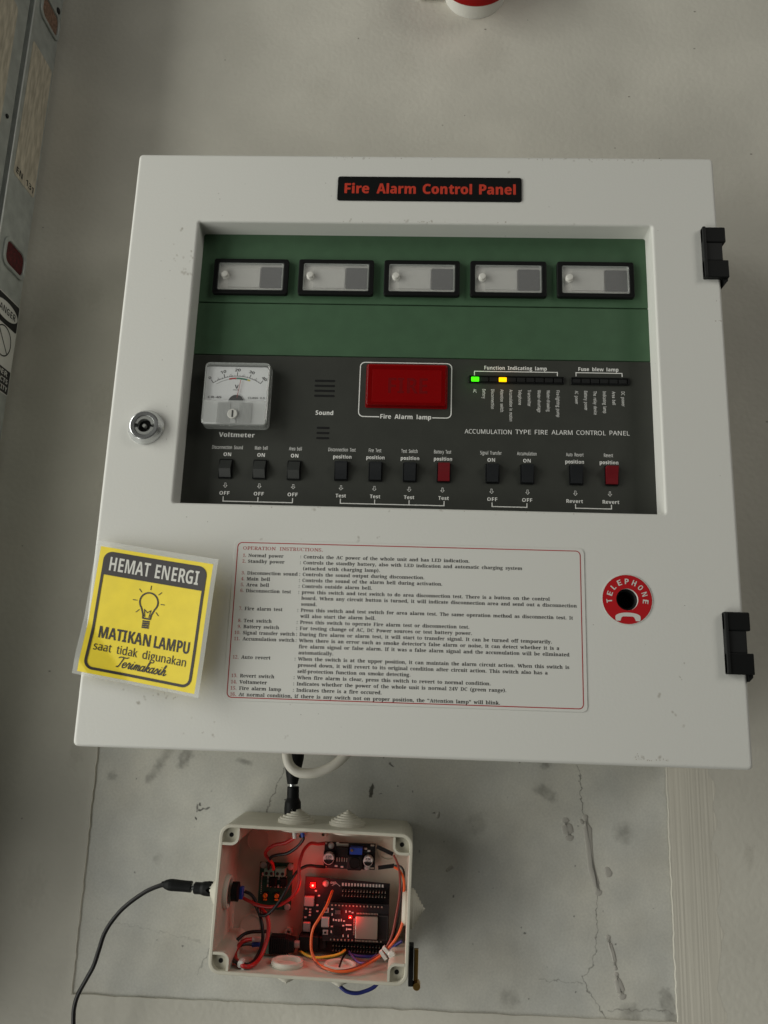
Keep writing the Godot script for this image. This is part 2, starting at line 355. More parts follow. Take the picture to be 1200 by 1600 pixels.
func patch_paint() -> ImageTexture:
	# the worn coat on the plaster panel: blotches, drips, smears, chips, cracks and specks; 2 pixels to a millimetre
	var W := 1004; var H := 450
	var n1 := FastNoiseLite.new(); n1.seed = 61; n1.frequency = 0.012; n1.fractal_octaves = 5
	var n2 := FastNoiseLite.new(); n2.seed = 62; n2.frequency = 0.2; n2.fractal_octaves = 2
	var im := Image.create(W, H, false, Image.FORMAT_RGB8)
	for y in H:
		for x in W:
			var a := n1.get_noise_2d(x, y); var b := n2.get_noise_2d(x, y); var c := n1.get_noise_2d(x * 0.35 + 900, y * 0.35)
			var v := 0.94 + 0.05 * a + 0.035 * b + 0.035 * c
			im.set_pixel(x, y, Color(v * (1.0 + 0.012 * c), v, v * (0.975 - 0.02 * c)))
	var r := RandomNumberGenerator.new(); r.seed = 5
	var blot := func(pts: Array, rad: float, soft: float, c: Color, a: float, ragged := 0.5):
		var bb := Rect2(); var q := []
		for p in pts: q.append(Vector2((p.x + 277) * 2, (-235 - p.y) * 2))
		bb.position = q[0]
		for p in q: bb = bb.expand(p)
		bb = bb.grow((rad + soft) * 2 + 8)
		for y in range(maxi(0, int(bb.position.y)), mini(H, int(bb.end.y))):
			for x in range(maxi(0, int(bb.position.x)), mini(W, int(bb.end.x))):
				var d := 1e9
				for i in maxi(1, q.size() - 1): d = minf(d, seg(Vector2(x + 5.0 * n1.get_noise_2d(x * 5.0, y * 5.0), y + 5.0 * n1.get_noise_2d(x * 5.0 + 700, y * 5.0)), q[i], q[mini(i + 1, q.size() - 1)]))
				var f := spot(d * 0.5 + rad * ragged * 0.6 * n1.get_noise_2d(x * 6.0, y * 6.0), rad, soft)
				if f > 0.003: im.set_pixel(x, y, im.get_pixel(x, y).lerp(c, f * a * (0.62 + 0.45 * n1.get_noise_2d(x * 4.0 + 300, y * 4.0))))
	var dark := Color(0.3, 0.29, 0.27); var drip := Color(0.42, 0.41, 0.39); var pale := Color(0.95, 0.95, 0.92)
	# smears and drips
	blot.call([Vector2(82, -265), Vector2(98, -272), Vector2(112, -281)], 4.0, 1.2, pale, 0.55); blot.call([Vector2(116, -283), Vector2(124, -288)], 5.0, 3.0, dark, 0.35)
	blot.call([Vector2(120, -262)], 4.0, 2.0, dark, 0.4); blot.call([Vector2(186, -316)], 7.0, 5.0, dark, 0.32); blot.call([Vector2(60, -313)], 8.0, 5.0, dark, 0.22)
	blot.call([Vector2(88, -448)], 7, 4, dark, 0.3); blot.call([Vector2(187, -456)], 7, 4, dark, 0.35); blot.call([Vector2(216, -440), Vector2(219, -455)], 5, 2, dark, 0.35)
	blot.call([Vector2(28, -352), Vector2(40, -344)], 5, 3, pale, 0.3); blot.call([Vector2(20, -440), Vector2(60, -455)], 6, 5, pale, 0.35); blot.call([Vector2(-60, -452), Vector2(10, -456)], 5, 4, pale, 0.3)
	blot.call([Vector2(-213, -262), Vector2(-222, -278), Vector2(-228, -286)], 3.5, 2.5, dark, 0.35); blot.call([Vector2(-196, -264), Vector2(-199, -272)], 4.5, 2.5, dark, 0.45)
	blot.call([Vector2(-262, -285)], 4, 2, dark, 0.35); blot.call([Vector2(-128, -312), Vector2(-121, -318)], 2.0, 1.2, dark, 0.6); blot.call([Vector2(-215, -352)], 3, 3, dark, 0.25)
	blot.call([Vector2(-150, -268), Vector2(-140, -270)], 2.0, 1.5, dark, 0.4); blot.call([Vector2(-170, -330), Vector2(-160, -380)], 7, 6, pale, 0.28)
	# chips down to the dark
	var ink := Color(0.05, 0.045, 0.04)
	blot.call([Vector2(-31, -286), Vector2(-31.5, -294)], 1.7, 0.4, Color(0.12, 0.11, 0.08), 0.95, 0.3); blot.call([Vector2(-16, -266), Vector2(-13, -268)], 1.2, 0.4, ink, 0.8)
	blot.call([Vector2(-183, -307), Vector2(-184, -312)], 0.7, 0.3, ink, 0.9); blot.call([Vector2(-184.5, -318), Vector2(-183, -318)], 0.8, 0.3, ink, 0.95); blot.call([Vector2(-181, -310), Vector2(-174, -308.5)], 0.8, 0.4, ink, 0.9); blot.call([Vector2(-181, -305.5)], 0.9, 0.3, ink, 0.9)
	for i in 46: blot.call([Vector2(r.randf_range(-270, 220), r.randf_range(-458, -255))], r.randf_range(0.35, 0.8), 0.3, ink, r.randf_range(0.4, 0.9))
	# hairline cracks
	var cr := Color(0.3, 0.29, 0.27)
	blot.call([Vector2(148, -262), Vector2(151, -275), Vector2(150, -290), Vector2(153, -305)], 0.35, 0.35, cr, 0.85); blot.call([Vector2(162, -365), Vector2(161, -390), Vector2(160, -410), Vector2(157, -420), Vector2(149, -430), Vector2(153, -440), Vector2(162, -452), Vector2(169, -463)], 0.35, 0.35, cr, 0.7)
	blot.call([Vector2(148, -434), Vector2(112, -433)], 0.3, 0.35, cr, 0.5); blot.call([Vector2(168, -454), Vector2(205, -451), Vector2(222, -453)], 0.3, 0.35, cr, 0.5)
	blot.call([Vector2(-104, -262), Vector2(-112, -282), Vector2(-120, -305), Vector2(-124, -318)], 0.35, 0.35, cr, 0.75); blot.call([Vector2(-262, -402), Vector2(-215, -408), Vector2(-170, -416)], 0.25, 0.35, cr, 0.22); blot.call([Vector2(-150, -405), Vector2(-165, -425), Vector2(-172, -440)], 0.3, 0.35, cr, 0.5)
	return ImageTexture.create_from_image(im)

# ------------------------------------------------------------------ the wall
func jagged_rect(x0: float, x1: float, y0: float, y1: float, n: int, amp: float, z: float, sd: int) -> PackedVector3Array:
	var noise := FastNoiseLite.new(); noise.seed = sd; noise.frequency = 0.05; noise.fractal_octaves = 4
	var c := [Vector2(x1, y0), Vector2(x1, y1), Vector2(x0, y1), Vector2(x0, y0)]; var o := PackedVector3Array()
	for q in 4:
		for i in n:
			var p: Vector2 = c[q].lerp(c[(q + 1) % 4], float(i) / n); var k := q * n + i
			var d := Vector2(noise.get_noise_2d(k * 3.0, 0), noise.get_noise_2d(0, k * 3.0)) * amp
			o.append(V(p.x + d.x, p.y + d.y, z))
	return o

func blob(spine: Array, inset: float) -> PackedVector2Array:
	# outline round a spine of (x, y, radius)
	var o := PackedVector2Array(); var n := spine.size(); var wob := FastNoiseLite.new(); wob.seed = int(spine[0].x); wob.frequency = 0.35
	var side := func(sg: float, order: Array):
		for k in order:
			var a: Vector3 = spine[maxi(k - 1, 0)]; var b: Vector3 = spine[mini(k + 1, n - 1)]; var p: Vector3 = spine[k]
			var nn := Vector2(b.x - a.x, b.y - a.y).normalized().orthogonal() * sg; var r: float = p.z * inset * (1.0 + 0.15 * wob.get_noise_2d(p.x * 3 + sg * 40, p.y * 3))
			if k == order[0] or k == order[-1]: continue
			o.append(Vector2(p.x, p.y) + nn * r)
	var cap := func(k: int, dir: Vector2):
		var p: Vector3 = spine[k]; var a0 := dir.angle(); var r := p.z * inset
		for i in 9: o.append(Vector2(p.x, p.y) + Vector2.from_angle(a0 + PI / 2 - PI * i / 8.0) * r)
	var first := Vector2(spine[1].x - spine[0].x, spine[1].y - spine[0].y).normalized(); var last := Vector2(spine[n - 1].x - spine[n - 2].x, spine[n - 1].y - spine[n - 2].y).normalized()
	side.call(1.0, range(n)); cap.call(n - 1, last); side.call(-1.0, range(n - 1, -1, -1)); cap.call(0, -first)
	if Geometry2D.is_polygon_clockwise(o): o.reverse()
	return o

func wall():
	var n := 120
	var big := jagged_rect(-1300, 1300, -900, 1200, n, 0, 0, 1); var edge := jagged_rect(-276, 224.5, -460, -236, n, 0.9, 0, 2)
	var st := tool(); var low := PackedVector3Array()
	for p in edge: low.append(p + V((p.x + 26) * -0.002, 0, -2.6))
	loft(st, [low, edge, big], false, false)
	var w := part(self, "wall", st, M.wall); tag(w, "beige roller painted wall behind the cabinet, with a raw plaster panel below it", "", "", "structure")
	st = tool()
	quad(st, V(-282, -466, -1.7), V(230, -466, -1.7), V(230, -230, -1.7), V(-282, -230, -1.7))
	var m := mat(214, 213, 209, 0.5); m.albedo_texture = patch_paint(); m.uv1_triplanar = true; m.uv1_scale = V(1 / 0.502, 1 / 0.225, 1); m.uv1_offset = V(277.0 / 502, 460.0 / 225, 0)
	m.heightmap_enabled = false
	w = part(self, "wall_panel", st, m); tag(w, "grey smooth plaster panel with cracks, drips and chips, let into the wall under the cabinet", "", "", "structure")
	for dr in [[V(154, -305, 2.6), V(155.5, -314, 3.9), V(156.5, -328, 3.0), V(158, -345, 2.9), V(162, -358, 2.8), V(163.5, -364, 3.3)], [V(137, -309, 3.6), V(137.8, -312, 4.6), V(138.6, -315, 5.0), V(139.4, -318, 4.8), V(140, -321, 4.0)], [V(171.4, -346.5, 2.6), V(172.4, -349, 3.3)], [V(170.5, -399, 2.2), V(172, -404, 1.9), V(174, -410, 1.8), V(175.4, -416, 1.6), V(176, -422, 1.7)], [V(176.5, -427, 2.2), V(177.4, -431, 2.9), V(178.6, -435, 3.4), V(180, -439, 3.7), V(180.8, -442, 3.5)], [V(150, -308, 1.6), V(151, -309, 1.8)], [V(28, -306, 1.2), V(27, -309, 1.6)], [V(40, -349, 1.6), V(36, -352, 1.2)]]:
		st = tool(); var loops := []
		for lv in [[1.0, -1.75], [0.9, -1.4], [0.65, -1.15], [0.3, -1.05]]: loops.append(at_z(blob(dr, lv[0]), lv[1]))
		loft(st, loops, false, true); part(w, "paint_drip", st, M.drip)
	# brushed strip of paint along the panel's right edge
	st = tool()
	var e0 := FastNoiseLite.new(); e0.seed = 4; e0.frequency = 0.03
	var L := PackedVector2Array()
	for i in 40: L.append(Vector2(225.3 + e0.get_noise_1d(i * 6.0) * 1.2, -470.0 + i * 6))
	for i in range(39, -1, -1): L.append(Vector2(262 + e0.get_noise_1d(i * 6.0 + 900) * 10, -470.0 + i * 6))
	prism(st, L, 0.05, 0.11)
	w = part(self, "wall_trim", st, M.strip); tag(w, "strip of wall beside the plaster panel painted with vertical brush strokes", "", "", "structure")

# ------------------------------------------------------------------ the fire alarm cabinet
func cabinet():
	var C := thing("fire_alarm_cabinet", "square white steel fire alarm control cabinet mounted on the wall", "control cabinet", V(0, -252, 0))
	var st := tool()
	slab(st, 1, 0, 488, 490, 0.3, 97, 3, 2); part(C, "housing", st, M.body)
	# door: a tray with a window opening and a hole for the telephone jack
	st = tool()
	var W := 500.6; var H := 504.4; var ox := 1.9; var oy := 61.2; var ow := 386.8; var oh := 249.6; var b := 2.8
	var lo := [at_z(rr(0, 0, W, H, 4), 98)]
	for i in 6:
		var a := PI / 2 * i / 5; var s := b * (1 - cos(a)); lo.append(at_z(rr(0, 0, W - 2 * s, H - 2 * s, 4 - s), 120 - b + b * sin(a)))
	loft(st, lo, false, false)
	var k := 2.0; var li := []
	for i in 5:
		var a := PI / 2 * i / 4; var s := k * (1 - sin(a)); li.append(at_z(rr(ox, oy, ow + 2 * s, oh + 2 * s, 2 + s), 120 - k + k * cos(a)))
	li.append(at_z(rr(ox, oy, ow, oh, 2), 97.5)); loft(st, li, false, false)
	var outer := rr(0, 0, W - 2 * b, H - 2 * b, 4.0 - b); var inner := rr(ox, oy, ow + 2 * k, oh + 2 * k, 2 + k); var hole := circle(163.7, -130.9, 8.3, 32)
	door_face(st, outer, inner, hole, 120)
	loft(st, [at_z(hole, 120), at_z(hole, 97)], false, false)
	var door := part(C, "door", st, M.door)
	# nameplate
	var np := hub(C, "nameplate", V(6.7, 218.8, 120))
	st = tool(); slab(st, 0, 0, 158.6, 23.2, 0.1, 1.0, 2, 0.3); part(np, "plate", st, M.black)
	st = tool()
	for d in [Vector2(-0.22, 0), Vector2(0.22, 0), Vector2(0, 0.2), Vector2(0, -0.2)]:
		for w in [["Fire", -73.0, 21.0], ["Alarm", -45.2, 33.5], ["Control", -5.4, 42.0], ["Panel", 43.0, 31.0]]: letters(st, bold, w[0], w[1] + d.x, -4.8 + d.y, 9.4, w[2], 1.15 + 0.01 * (d.x + 2 * d.y))
	part(np, "lettering", st, M.title_red)
	lock(C)
	hinge(C, 235.5, 160, 23.0); hinge(C, 234.0, -161.5, 22.5)
	telephone(C)
	# the panels behind the opening
	var g := hub(C, "green_panel", Vector3.ZERO)
	st = tool(); slab(st, 1.5, 155.2, 396, 69, 96, 100, 1, 0.5); part(g, "upper_plate", st, M.green)
	st = tool(); slab(st, 1.5, 95.9, 396, 47.6, 96, 100, 1, 0.5); part(g, "lower_plate", st, M.green)
	zone_windows(C)
	grey_panel(C)
	instructions(C)

func bridge(outer: PackedVector2Array, hole: PackedVector2Array, i: int, j: int) -> PackedVector2Array:
	var o := PackedVector2Array()
	for k in i + 1: o.append(outer[k])
	for k in hole.size() + 1: o.append(hole[(j - k + hole.size() * 2) % hole.size()])
	for k in range(i, outer.size()): o.append(outer[k])
	return o

func nearest(p: PackedVector2Array, q: Vector2) -> int:
	var b := 0
	for i in p.size():
		if p[i].distance_to(q) < p[b].distance_to(q): b = i
	return b

func door_face(st: SurfaceTool, outer: PackedVector2Array, inner: PackedVector2Array, hole: PackedVector2Array, z: float):
	# the flat of the door: four strips round the window, the lower one with the round hole in it
	var i0 := inner[0]; var i1 := inner[0]
	for p in inner: i0 = i0.min(p); i1 = i1.max(p)
	var big := 400.0
	for r in [[-big, big, i1.y, big], [-big, big, -big, i0.y], [-big, i0.x, i0.y, i1.y], [i1.x, big, i0.y, i1.y]]:
		var strips := Geometry2D.intersect_polygons(outer, PackedVector2Array([Vector2(r[0], r[2]), Vector2(r[1], r[2]), Vector2(r[1], r[3]), Vector2(r[0], r[3])]))
		var s: PackedVector2Array = strips[0]
		if Geometry2D.is_polygon_clockwise(s): s.reverse()
		if r[3] == i0.y: s = bridge(s, hole, nearest(s, Vector2(250, -250)), nearest(hole, Vector2(250, -250)))
		prism(st, s, z, z)
	var n := inner.size() / 4
	for q in 4:
		var c := Vector2(i1.x if q == 0 or q == 3 else i0.x, i1.y if q < 2 else i0.y)
		for k in n - 1:
			var a := inner[q * n + k]; var b := inner[q * n + k + 1]
			tri(st, V(c.x, c.y, z), V(a.x, a.y, z), V(b.x, b.y, z))

func lock(C: Node):
	var L := hub(C, "cam_lock", V(-218.8, -1.8, 120)); var o := Vector3.ZERO
	var st := tool(); lathe(st, [[0.01, 0.0], [14.6, 0.0], [14.7, 1.0], [14.2, 1.8], [11.9, 6.2], [11.5, 6.6], [10.9, 6.8], [8.6, 6.6], [8.2, 6.0], [8.0, 1.0], [0.01, 1.0]], o, Vector3(0, 0, 1), 64); part(L, "collar", st, M.chrome)
	st = tool()
	# key ring of the barrel with a keyway at its left and a notch at its right
	for s in [[0.18, 2.9], [3.42, 6.1]]:
		var pts := []
		for i in 25: pts.append(s[0] + (s[1] - s[0]) * i / 24.0)
		for i in 24:
			var a: float = pts[i]; var c: float = pts[i + 1]
			var q := [Vector2(cos(a), sin(a)) * 5.6, Vector2(cos(a), sin(a)) * 7.9, Vector2(cos(c), sin(c)) * 7.9, Vector2(cos(c), sin(c)) * 5.6]
			loft(st, [at_z(PackedVector2Array(q), 1.2), at_z(PackedVector2Array(q), 5.8)])
	part(L, "barrel", st, M.steel)
	st = tool(); lathe(st, [[0.01, 1.1], [1.5, 1.1], [1.5, 5.2], [1.2, 5.6], [0.01, 5.6]], o, Vector3(0, 0, 1), 20); part(L, "pin", st, M.steel)
	st = tool(); lathe(st, [[0.01, 1.02], [5.55, 1.02], [5.55, 1.6], [0.01, 1.6]], o); part(L, "keyhole", st, M.hole)

func hinge(C: Node, x: float, y: float, h: float):
	var G := hub(C, "hinge", V(x, y, 120))
	var st := tool(); slab(st, 9.5, 16, 19, 14, -22, 4.5, 1.2, 1.0); part(G, "leaf", st, M.black)
	st = tool(); slab(st, 10.0, -15.2, 20, 15.5, -22, 4.5, 0.6, 0.6); part(G, "leaf", st, M.black)
	st = tool(); slab(st, 8.2, 0.8, 16, 17, -22, 3.6, 1.0, 1.0); part(G, "barrel", st, M.black2)
	st = tool(); slab(st, 1.3, 0, 2.6, 2 * h, 0.05, 5.4, 0.5, 0.6); part(G, "lip", st, M.black2)
	st = tool(); prism(st, PackedVector2Array([Vector2(16, -22), Vector2(19.6, -22), Vector2(19.4, -25), Vector2(16.4, -28)]), -12, 2); part(G, "stop", st, M.black)

func telephone(C: Node):
	var T := hub(C, "telephone_jack", V(163.7, -130.9, 120))
	var st := tool()
	loft(st, [at_z(circle(0, 0, 8.35), 0.1), at_z(circle(0, 0, 8.35), 0.55), at_z(circle(0, 0, 18.6), 0.55), at_z(circle(0, 0, 18.7), 0.1)], false, false); part(T, "ring_plate", st, M.sign_red)
	st = tool(); loft(st, [at_z(circle(0, 0, 18.72), 0.08), at_z(circle(0, 0, 18.72), 0.5), at_z(circle(0, 0, 19.1), 0.5), at_z(circle(0, 0, 19.1), 0.08)], false, false); part(T, "rim", st, M.white)
	st = tool(); var w := "TELEPHONE"
	for i in w.length():
		var a := PI + 0.05 - (PI + 0.1) * (i + 0.5) / w.length()
		a = deg_to_rad(186.0 - 24.0 * i)
		var p := Vector2(cos(a), sin(a)) * 11.6; var t := a - PI / 2
		var cw: float = 3.0 if w[i] != "L" else 2.6
		p -= Vector2(cos(t), sin(t)) * cw / 2
		letters(st, bold, w[i], p.x, p.y, 4.2, cw, 0.7, t)
	part(T, "lettering", st, M.white)
	st = tool()
	var hs := PackedVector2Array()
	for i in 13: var a := PI - PI * i / 12.0; hs.append(Vector2(cos(a) * 9.4, -13.0 + sin(a) * 3.0))
	for v in [Vector2(9.4, -15.2), Vector2(8.8, -16.3), Vector2(5.8, -16.3), Vector2(5.4, -15.4), Vector2(4.8, -13.6), Vector2(3.4, -12.9), Vector2(-3.4, -12.9), Vector2(-4.8, -13.6), Vector2(-5.4, -15.4), Vector2(-5.8, -16.3), Vector2(-8.8, -16.3), Vector2(-9.4, -15.2)]: hs.append(v)
	prism(st, hs, 0.7, 0.7); part(T, "handset_symbol", st, M.white)
	st = tool(); lathe(st, [[8.25, -21.0], [8.25, -2.6], [7.4, -2.2], [6.6, -3.2], [6.2, -20.0], [0.01, -20.0]], Vector3.ZERO); part(T, "socket", st, M.black)

func zone_windows(C: Node):
	var first: Node3D
	for i in 5:
		var at := V(-146.6 + 74.37 * i, 143.6 + 0.3 * i, 100)
		if i == 0:
			var z := hub(C, "zone_window", at); first = z
			var st := tool(); frame(st, 0, 0, 65.4, 33.2, 57.0, 25.8, 0.05, 4.2, 2.0, 1.2, 0.8, 0.6); part(z, "frame", st, M.black)
			st = tool(); slab(st, 0, 0, 57.6, 26.4, 0.1, 0.7, 0.5, 0.1); part(z, "back_plate", st, M.white)
			st = tool(); frame(st, 0, 0, 56.9, 25.7, 54.6, 23.4, 0.75, 3.7, 1.2, 0.8, 0.4, 0.75); part(z, "inner_rim", st, M.clear_edge)
			st = tool(); slab(st, -6.0, 0.2, 27.5, 18.8, 0.75, 1.3, 0.4, 0.15); part(z, "name_card", st, M.card)
			st = tool(); slab(st, 17.8, 0.2, 18.6, 19.4, 0.75, 1.9, 0.3, 0.2); part(z, "lamp_tile", st, M.smoke)
			st = tool(); slab(st, 0, 0, 54.4, 23.2, 2.6, 3.0, 0.7, 0.1); part(z, "window_pane", st, M.clear)
			st = tool(); lathe(st, [[3.4, 0.75], [3.4, 3.2], [2.9, 3.3], [2.9, 5.6], [2.5, 6.2], [0.01, 6.4]], V(-22.3, 1.0, 0), Vector3(0, 0, 1), 24); part(z, "button", st, M.white)
		else:
			var z := first.duplicate(); C.add_child(z, true); z.name = "zone_window_%03d" % i; z.position = off[C] + at * MM

func rocker(C: Node, at: Vector3, ridge: bool, m: Material, called := "rocker_switch") -> Node3D:
	var s := hub(C, called, at)
	var st := tool(); frame(st, 0, 0, 11.6, 16.6, 9.6, 14.6, 0.05, 1.2, 0.8, 0.5, 0.3, -0.5); part(s, "bezel", st, M.black)
	st = tool(); var p: PackedVector2Array
	if ridge: p = PackedVector2Array([Vector2(7.2, 0.1), Vector2(7.2, 1.6), Vector2(-0.4, 5.4), Vector2(-1.0, 5.6), Vector2(-1.8, 5.2), Vector2(-7.2, 1.6), Vector2(-7.2, 0.1)])
	else: p = PackedVector2Array([Vector2(7.2, 0.1), Vector2(7.2, 6.2), Vector2(6.8, 6.6), Vector2(5.0, 6.0), Vector2(2.5, 4.8), Vector2(0.0, 3.8), Vector2(-3.0, 3.0), Vector2(-5.5, 2.7), Vector2(-7.2, 2.5), Vector2(-7.2, 0.1)])
	p.reverse()
	prism_x(st, p, -4.7, 4.7); part(s, "rocker", st, m)
	return s

func grey_panel(C: Node):
	var P := hub(C, "control_panel", Vector3.ZERO); var z := 100.12
	var st := tool(); slab(st, 1.5, 4.5, 396, 134, 96, 100, 1, 0.5); part(P, "plate", st, M.grey)
	st = tool()
	letters(st, bold, "Voltmeter", -164.0, -1.9, 4.0, 30.0, z); letters(st, bold, "Sound", -84.0, 19.1, 3.8, 14.8, z); letters(st, bold, "Fire Alarm lamp", -29.7, 16.9, 3.9, 42.4, z)
	letters(st, bold, "Function Indicating lamp", 56.6, 62.2, 3.3, 52.2, z); letters(st, bold, "Fuse blew lamp", 135.2, 62.4, 3.3, 33.2, z)
	var cx := 40.6
	for w in [["ACCUMULATION", 38.6], ["TYPE", 12.9], ["FIRE", 10.6], ["ALARM", 17.2], ["CONTROL", 24.0], ["PANEL", 16.3]]:
		letters(st, sans, w[0], cx, 5.4 + (cx - 40.6) * 0.009, 3.8, w[1], z); cx += w[1] + 3.1
	# captions of the switches: x of the name, its length, x of the word, its length and the word below
	for c in [["Disconnection Sound", -168.8, 25.6, "ON", -158.8, 6.3, "OFF", -159.7, 8.3], ["Main bell", -133.0, 10.6, "ON", -130.6, 6.3, "OFF", -131.3, 8.3], ["Area bell", -104.5, 10.6, "ON", -102.6, 6.2, "OFF", -103.4, 8.3], ["Disconnection Test", -71.7, 22.5, "position", -67.4, 15.0, "Test", -64.0, 8.5], ["Fire Test", -38.2, 10.3, "position", -40.0, 15.0, "Test", -35.9, 8.4], ["Test Switch", -11.4, 13.5, "position", -11.6, 15.1, "Test", -8.2, 8.4], ["Battery Test", 15.7, 14.0, "position", 15.6, 14.9, "Test", 19.8, 8.5], ["Signal Transfer", 53.5, 17.6, "ON", 59.5, 6.2, "OFF", 59.4, 8.2], ["Accumulation", 83.6, 16.0, "ON", 88.6, 6.2, "OFF", 87.6, 8.2], ["Auto Revert", 123.5, 14.2, "position", 122.9, 15.1, "Revert", 123.1, 13.3], ["Revert", 154.3, 7.3, "position", 150.7, 15.0, "Revert", 152.1, 13.3]]:
		letters(st, sans, c[0], c[1], -12.4, 3.0, c[2], z); letters(st, bold, c[3], c[4], -18.5, 3.1, c[5], z); letters(st, bold, c[6], c[7], -51.6, 3.0, c[8], z)
		var ax: float = c[4] + c[5] / 2 + (0.3 if c[3] == "ON" else 0.0)
		ribbon(st, [Vector2(ax - 0.6, -41.6), Vector2(ax + 0.6, -41.6), Vector2(ax + 0.6, -43.8), Vector2(ax + 1.5, -43.8), Vector2(ax, -45.4), Vector2(ax - 1.5, -43.8), Vector2(ax - 0.6, -43.8)], 0.28, z, true)
	var names := [["AC", 48.7, 3.5], ["Battery", 56.4, 8.3], ["Disconnection", 63.6, 17.3], ["Attention switch", 71.3, 19.8], ["Accumulation in motion", 78.8, 27.8], ["Telephone", 86.3, 13.3], ["Transmitter", 94.0, 14.5], ["Water-shortage", 102.2, 19.5], ["Water-drawing", 109.8, 18.6], ["Fire-lighting pump", 117.8, 23.3], ["AC power", 133.2, 11.7], ["Battery power", 140.8, 17.0], ["The relay device", 148.4, 20.6], ["Indicating lamp", 156.2, 19.2], ["Area bell", 163.8, 11.7], ["DC power", 171.5, 13.0]]
	for c in names: letters(st, sans, c[0], c[1] - 1.3, 44.6, 2.7, c[2], z, -PI / 2)
	part(P, "lettering", st, M.print)
	for c in [[-156.3, [-156.3, -127.6, -99.1], -57.0, -53.0], [-59.9, [-59.9, -31.9, -3.9, 24.5], -56.5, -52.6], [63.3, [63.3, 91.4], -56.2, -52.8], [130.4, [130.4, 159.1], -55.9, -52.4]]:
		var xs: Array = c[1]; st = tool()
		ribbon(st, [Vector2(xs[0], c[3]), Vector2(xs[0], c[2]), Vector2(xs[-1], c[2]), Vector2(xs[-1], c[3])], 0.75, z)
		for i in range(1, xs.size() - 1): ribbon(st, [Vector2(xs[i], c[3]), Vector2(xs[i], c[2])], 0.7, z - 0.01)
		part(P, "print_line", st, M.print)
	st = tool(); ribbon(st, [Vector2(48.3, 56.8), Vector2(48.3, 60.5), Vector2(117.6, 60.7), Vector2(117.6, 57.3)], 0.7, z); part(P, "print_line", st, M.print)
	st = tool(); ribbon(st, [Vector2(133.1, 57.5), Vector2(133.1, 60.8), Vector2(171.3, 60.8), Vector2(171.3, 57.6)], 0.7, z); part(P, "print_line", st, M.print)
	var fr := rr(-9.4, 42.6, 77.2, 48.4, 4.0, 6); var half: Array = [Vector2(13.6, 18.4)]   # outline round the fire lamp, open below for its caption
	for q in [3, 0, 1, 2]:
		for i in 7: half.append(fr[q * 7 + i])
	half.append(Vector2(-30.6, 18.4))
	st = tool(); ribbon(st, half, 0.8, z); part(P, "print_line", st, M.print)
	for i in 4: st = tool(); slab(st, -77.4, 49.4 - 4.47 * i, 17.4, 2.0, 99.9, 100.15, 0.99, 0.05, 1); part(P, "sound_slot", st, M.hole)
	for i in 3: st = tool(); slab(st, -77.0, 7.7 - 4.47 * i, 10.9, 1.9, 99.9, 100.15, 0.94, 0.05, 1); part(P, "sound_slot", st, M.hole)
	# fire alarm lamp
	var F := hub(C, "fire_lamp", V(-8.4, 45.4, 100))
	st = tool(); slab(st, 0, 0, 68.6, 38.6, 0.05, 0.9, 1.5, 0.3); part(F, "bezel", st, M.fire_dark)
	st = tool(); slab(st, 0, 0, 58.0, 29.0, 0.9, 2.2, 1.0, 0.3); part(F, "reflector", st, M.fire_dark)
	st = tool(); letters(st, bold, "FIRE", -15.5, -6.6, 13.6, 33.0, 2.3); part(F, "lettering", st, M.fire_ink)
	st = tool(); slab(st, 0, 0, 66.6, 36.8, 0.9, 5.5, 1.6, 1.2, 4); part(F, "lens", st, M.fire_lens)
	# lamp bars
	for bdef in [[83.3, 79.6, 10, 48.9, 7.68], [152.9, 48.4, 6, 133.2, 7.66]]:
		var B := hub(C, "indicator_bar", V(bdef[0], 53.1, 100))
		st = tool(); frame(st, 0, 0, bdef[1], 6.3, bdef[1] - 1.6, 4.6, 0.05, 1.5, 0.6, 0.4, 0.3, 0.1); part(B, "frame", st, M.black)
		st = tool(); slab(st, 0, 0, bdef[1] - 1.4, 4.8, 0.08, 0.5, 0.2, 0.05, 1); part(B, "back_plate", st, M.hole)
		for i in bdef[2]:
			var x: float = bdef[3] + i * bdef[4] - bdef[0]; var lit := 0
			if bdef[2] == 10 and i == 0: lit = 1
			if bdef[2] == 10 and i == 3: lit = 2
			st = tool(); slab(st, x, 0, 6.4, 3.8, 0.5, 1.25, 0.5, 0.2)
			var mm: Material = M.black2 if lit == 0 else glow(Color(0.25, 1.0, 0.05), 1.5) if lit == 1 else glow(Color(1.0, 0.72, 0.0), 1.6)
			part(B, "lamp_cell" if lit == 0 else "green_lamp" if lit == 1 else "yellow_lamp", st, mm, "" if lit == 0 else "lit green indicator lamp" if lit == 1 else "lit yellow indicator lamp")
			if lit: led_light(B, V(x, 0, 2.6), Color(0.3, 1, 0.1) if lit == 1 else Color(1, 0.65, 0.1), 0.00006)
	# switches
	var a0 := rocker(C, V(-155.9, -29.6, 100), true, M.rocker_grey)
	var b0 := rocker(C, V(-60.2, -29.4, 100), false, M.rocker)
	var r0 := rocker(C, V(23.8, -29.0, 100), false, M.rocker_red); r0.set_meta("label", "red rocker switch under Battery Test")
	var k := 1
	for c in [[a0, -127.6, -29.6], [a0, -99.2, -29.7], [b0, -32.0, -29.3], [b0, -3.9, -29.3], [b0, 63.4, -28.8], [b0, 91.7, -28.7], [b0, 131.2, -28.5], [r0, 159.7, -28.4]]:
		var s = c[0].duplicate(); C.add_child(s, true); s.name = "rocker_switch_%03d" % (k + 2); k += 1; s.position = off[C] + V(c[1], c[2], 100) * MM
		if c[0] == r0: s.set_meta("label", "red rocker switch under Revert")
	voltmeter(C)

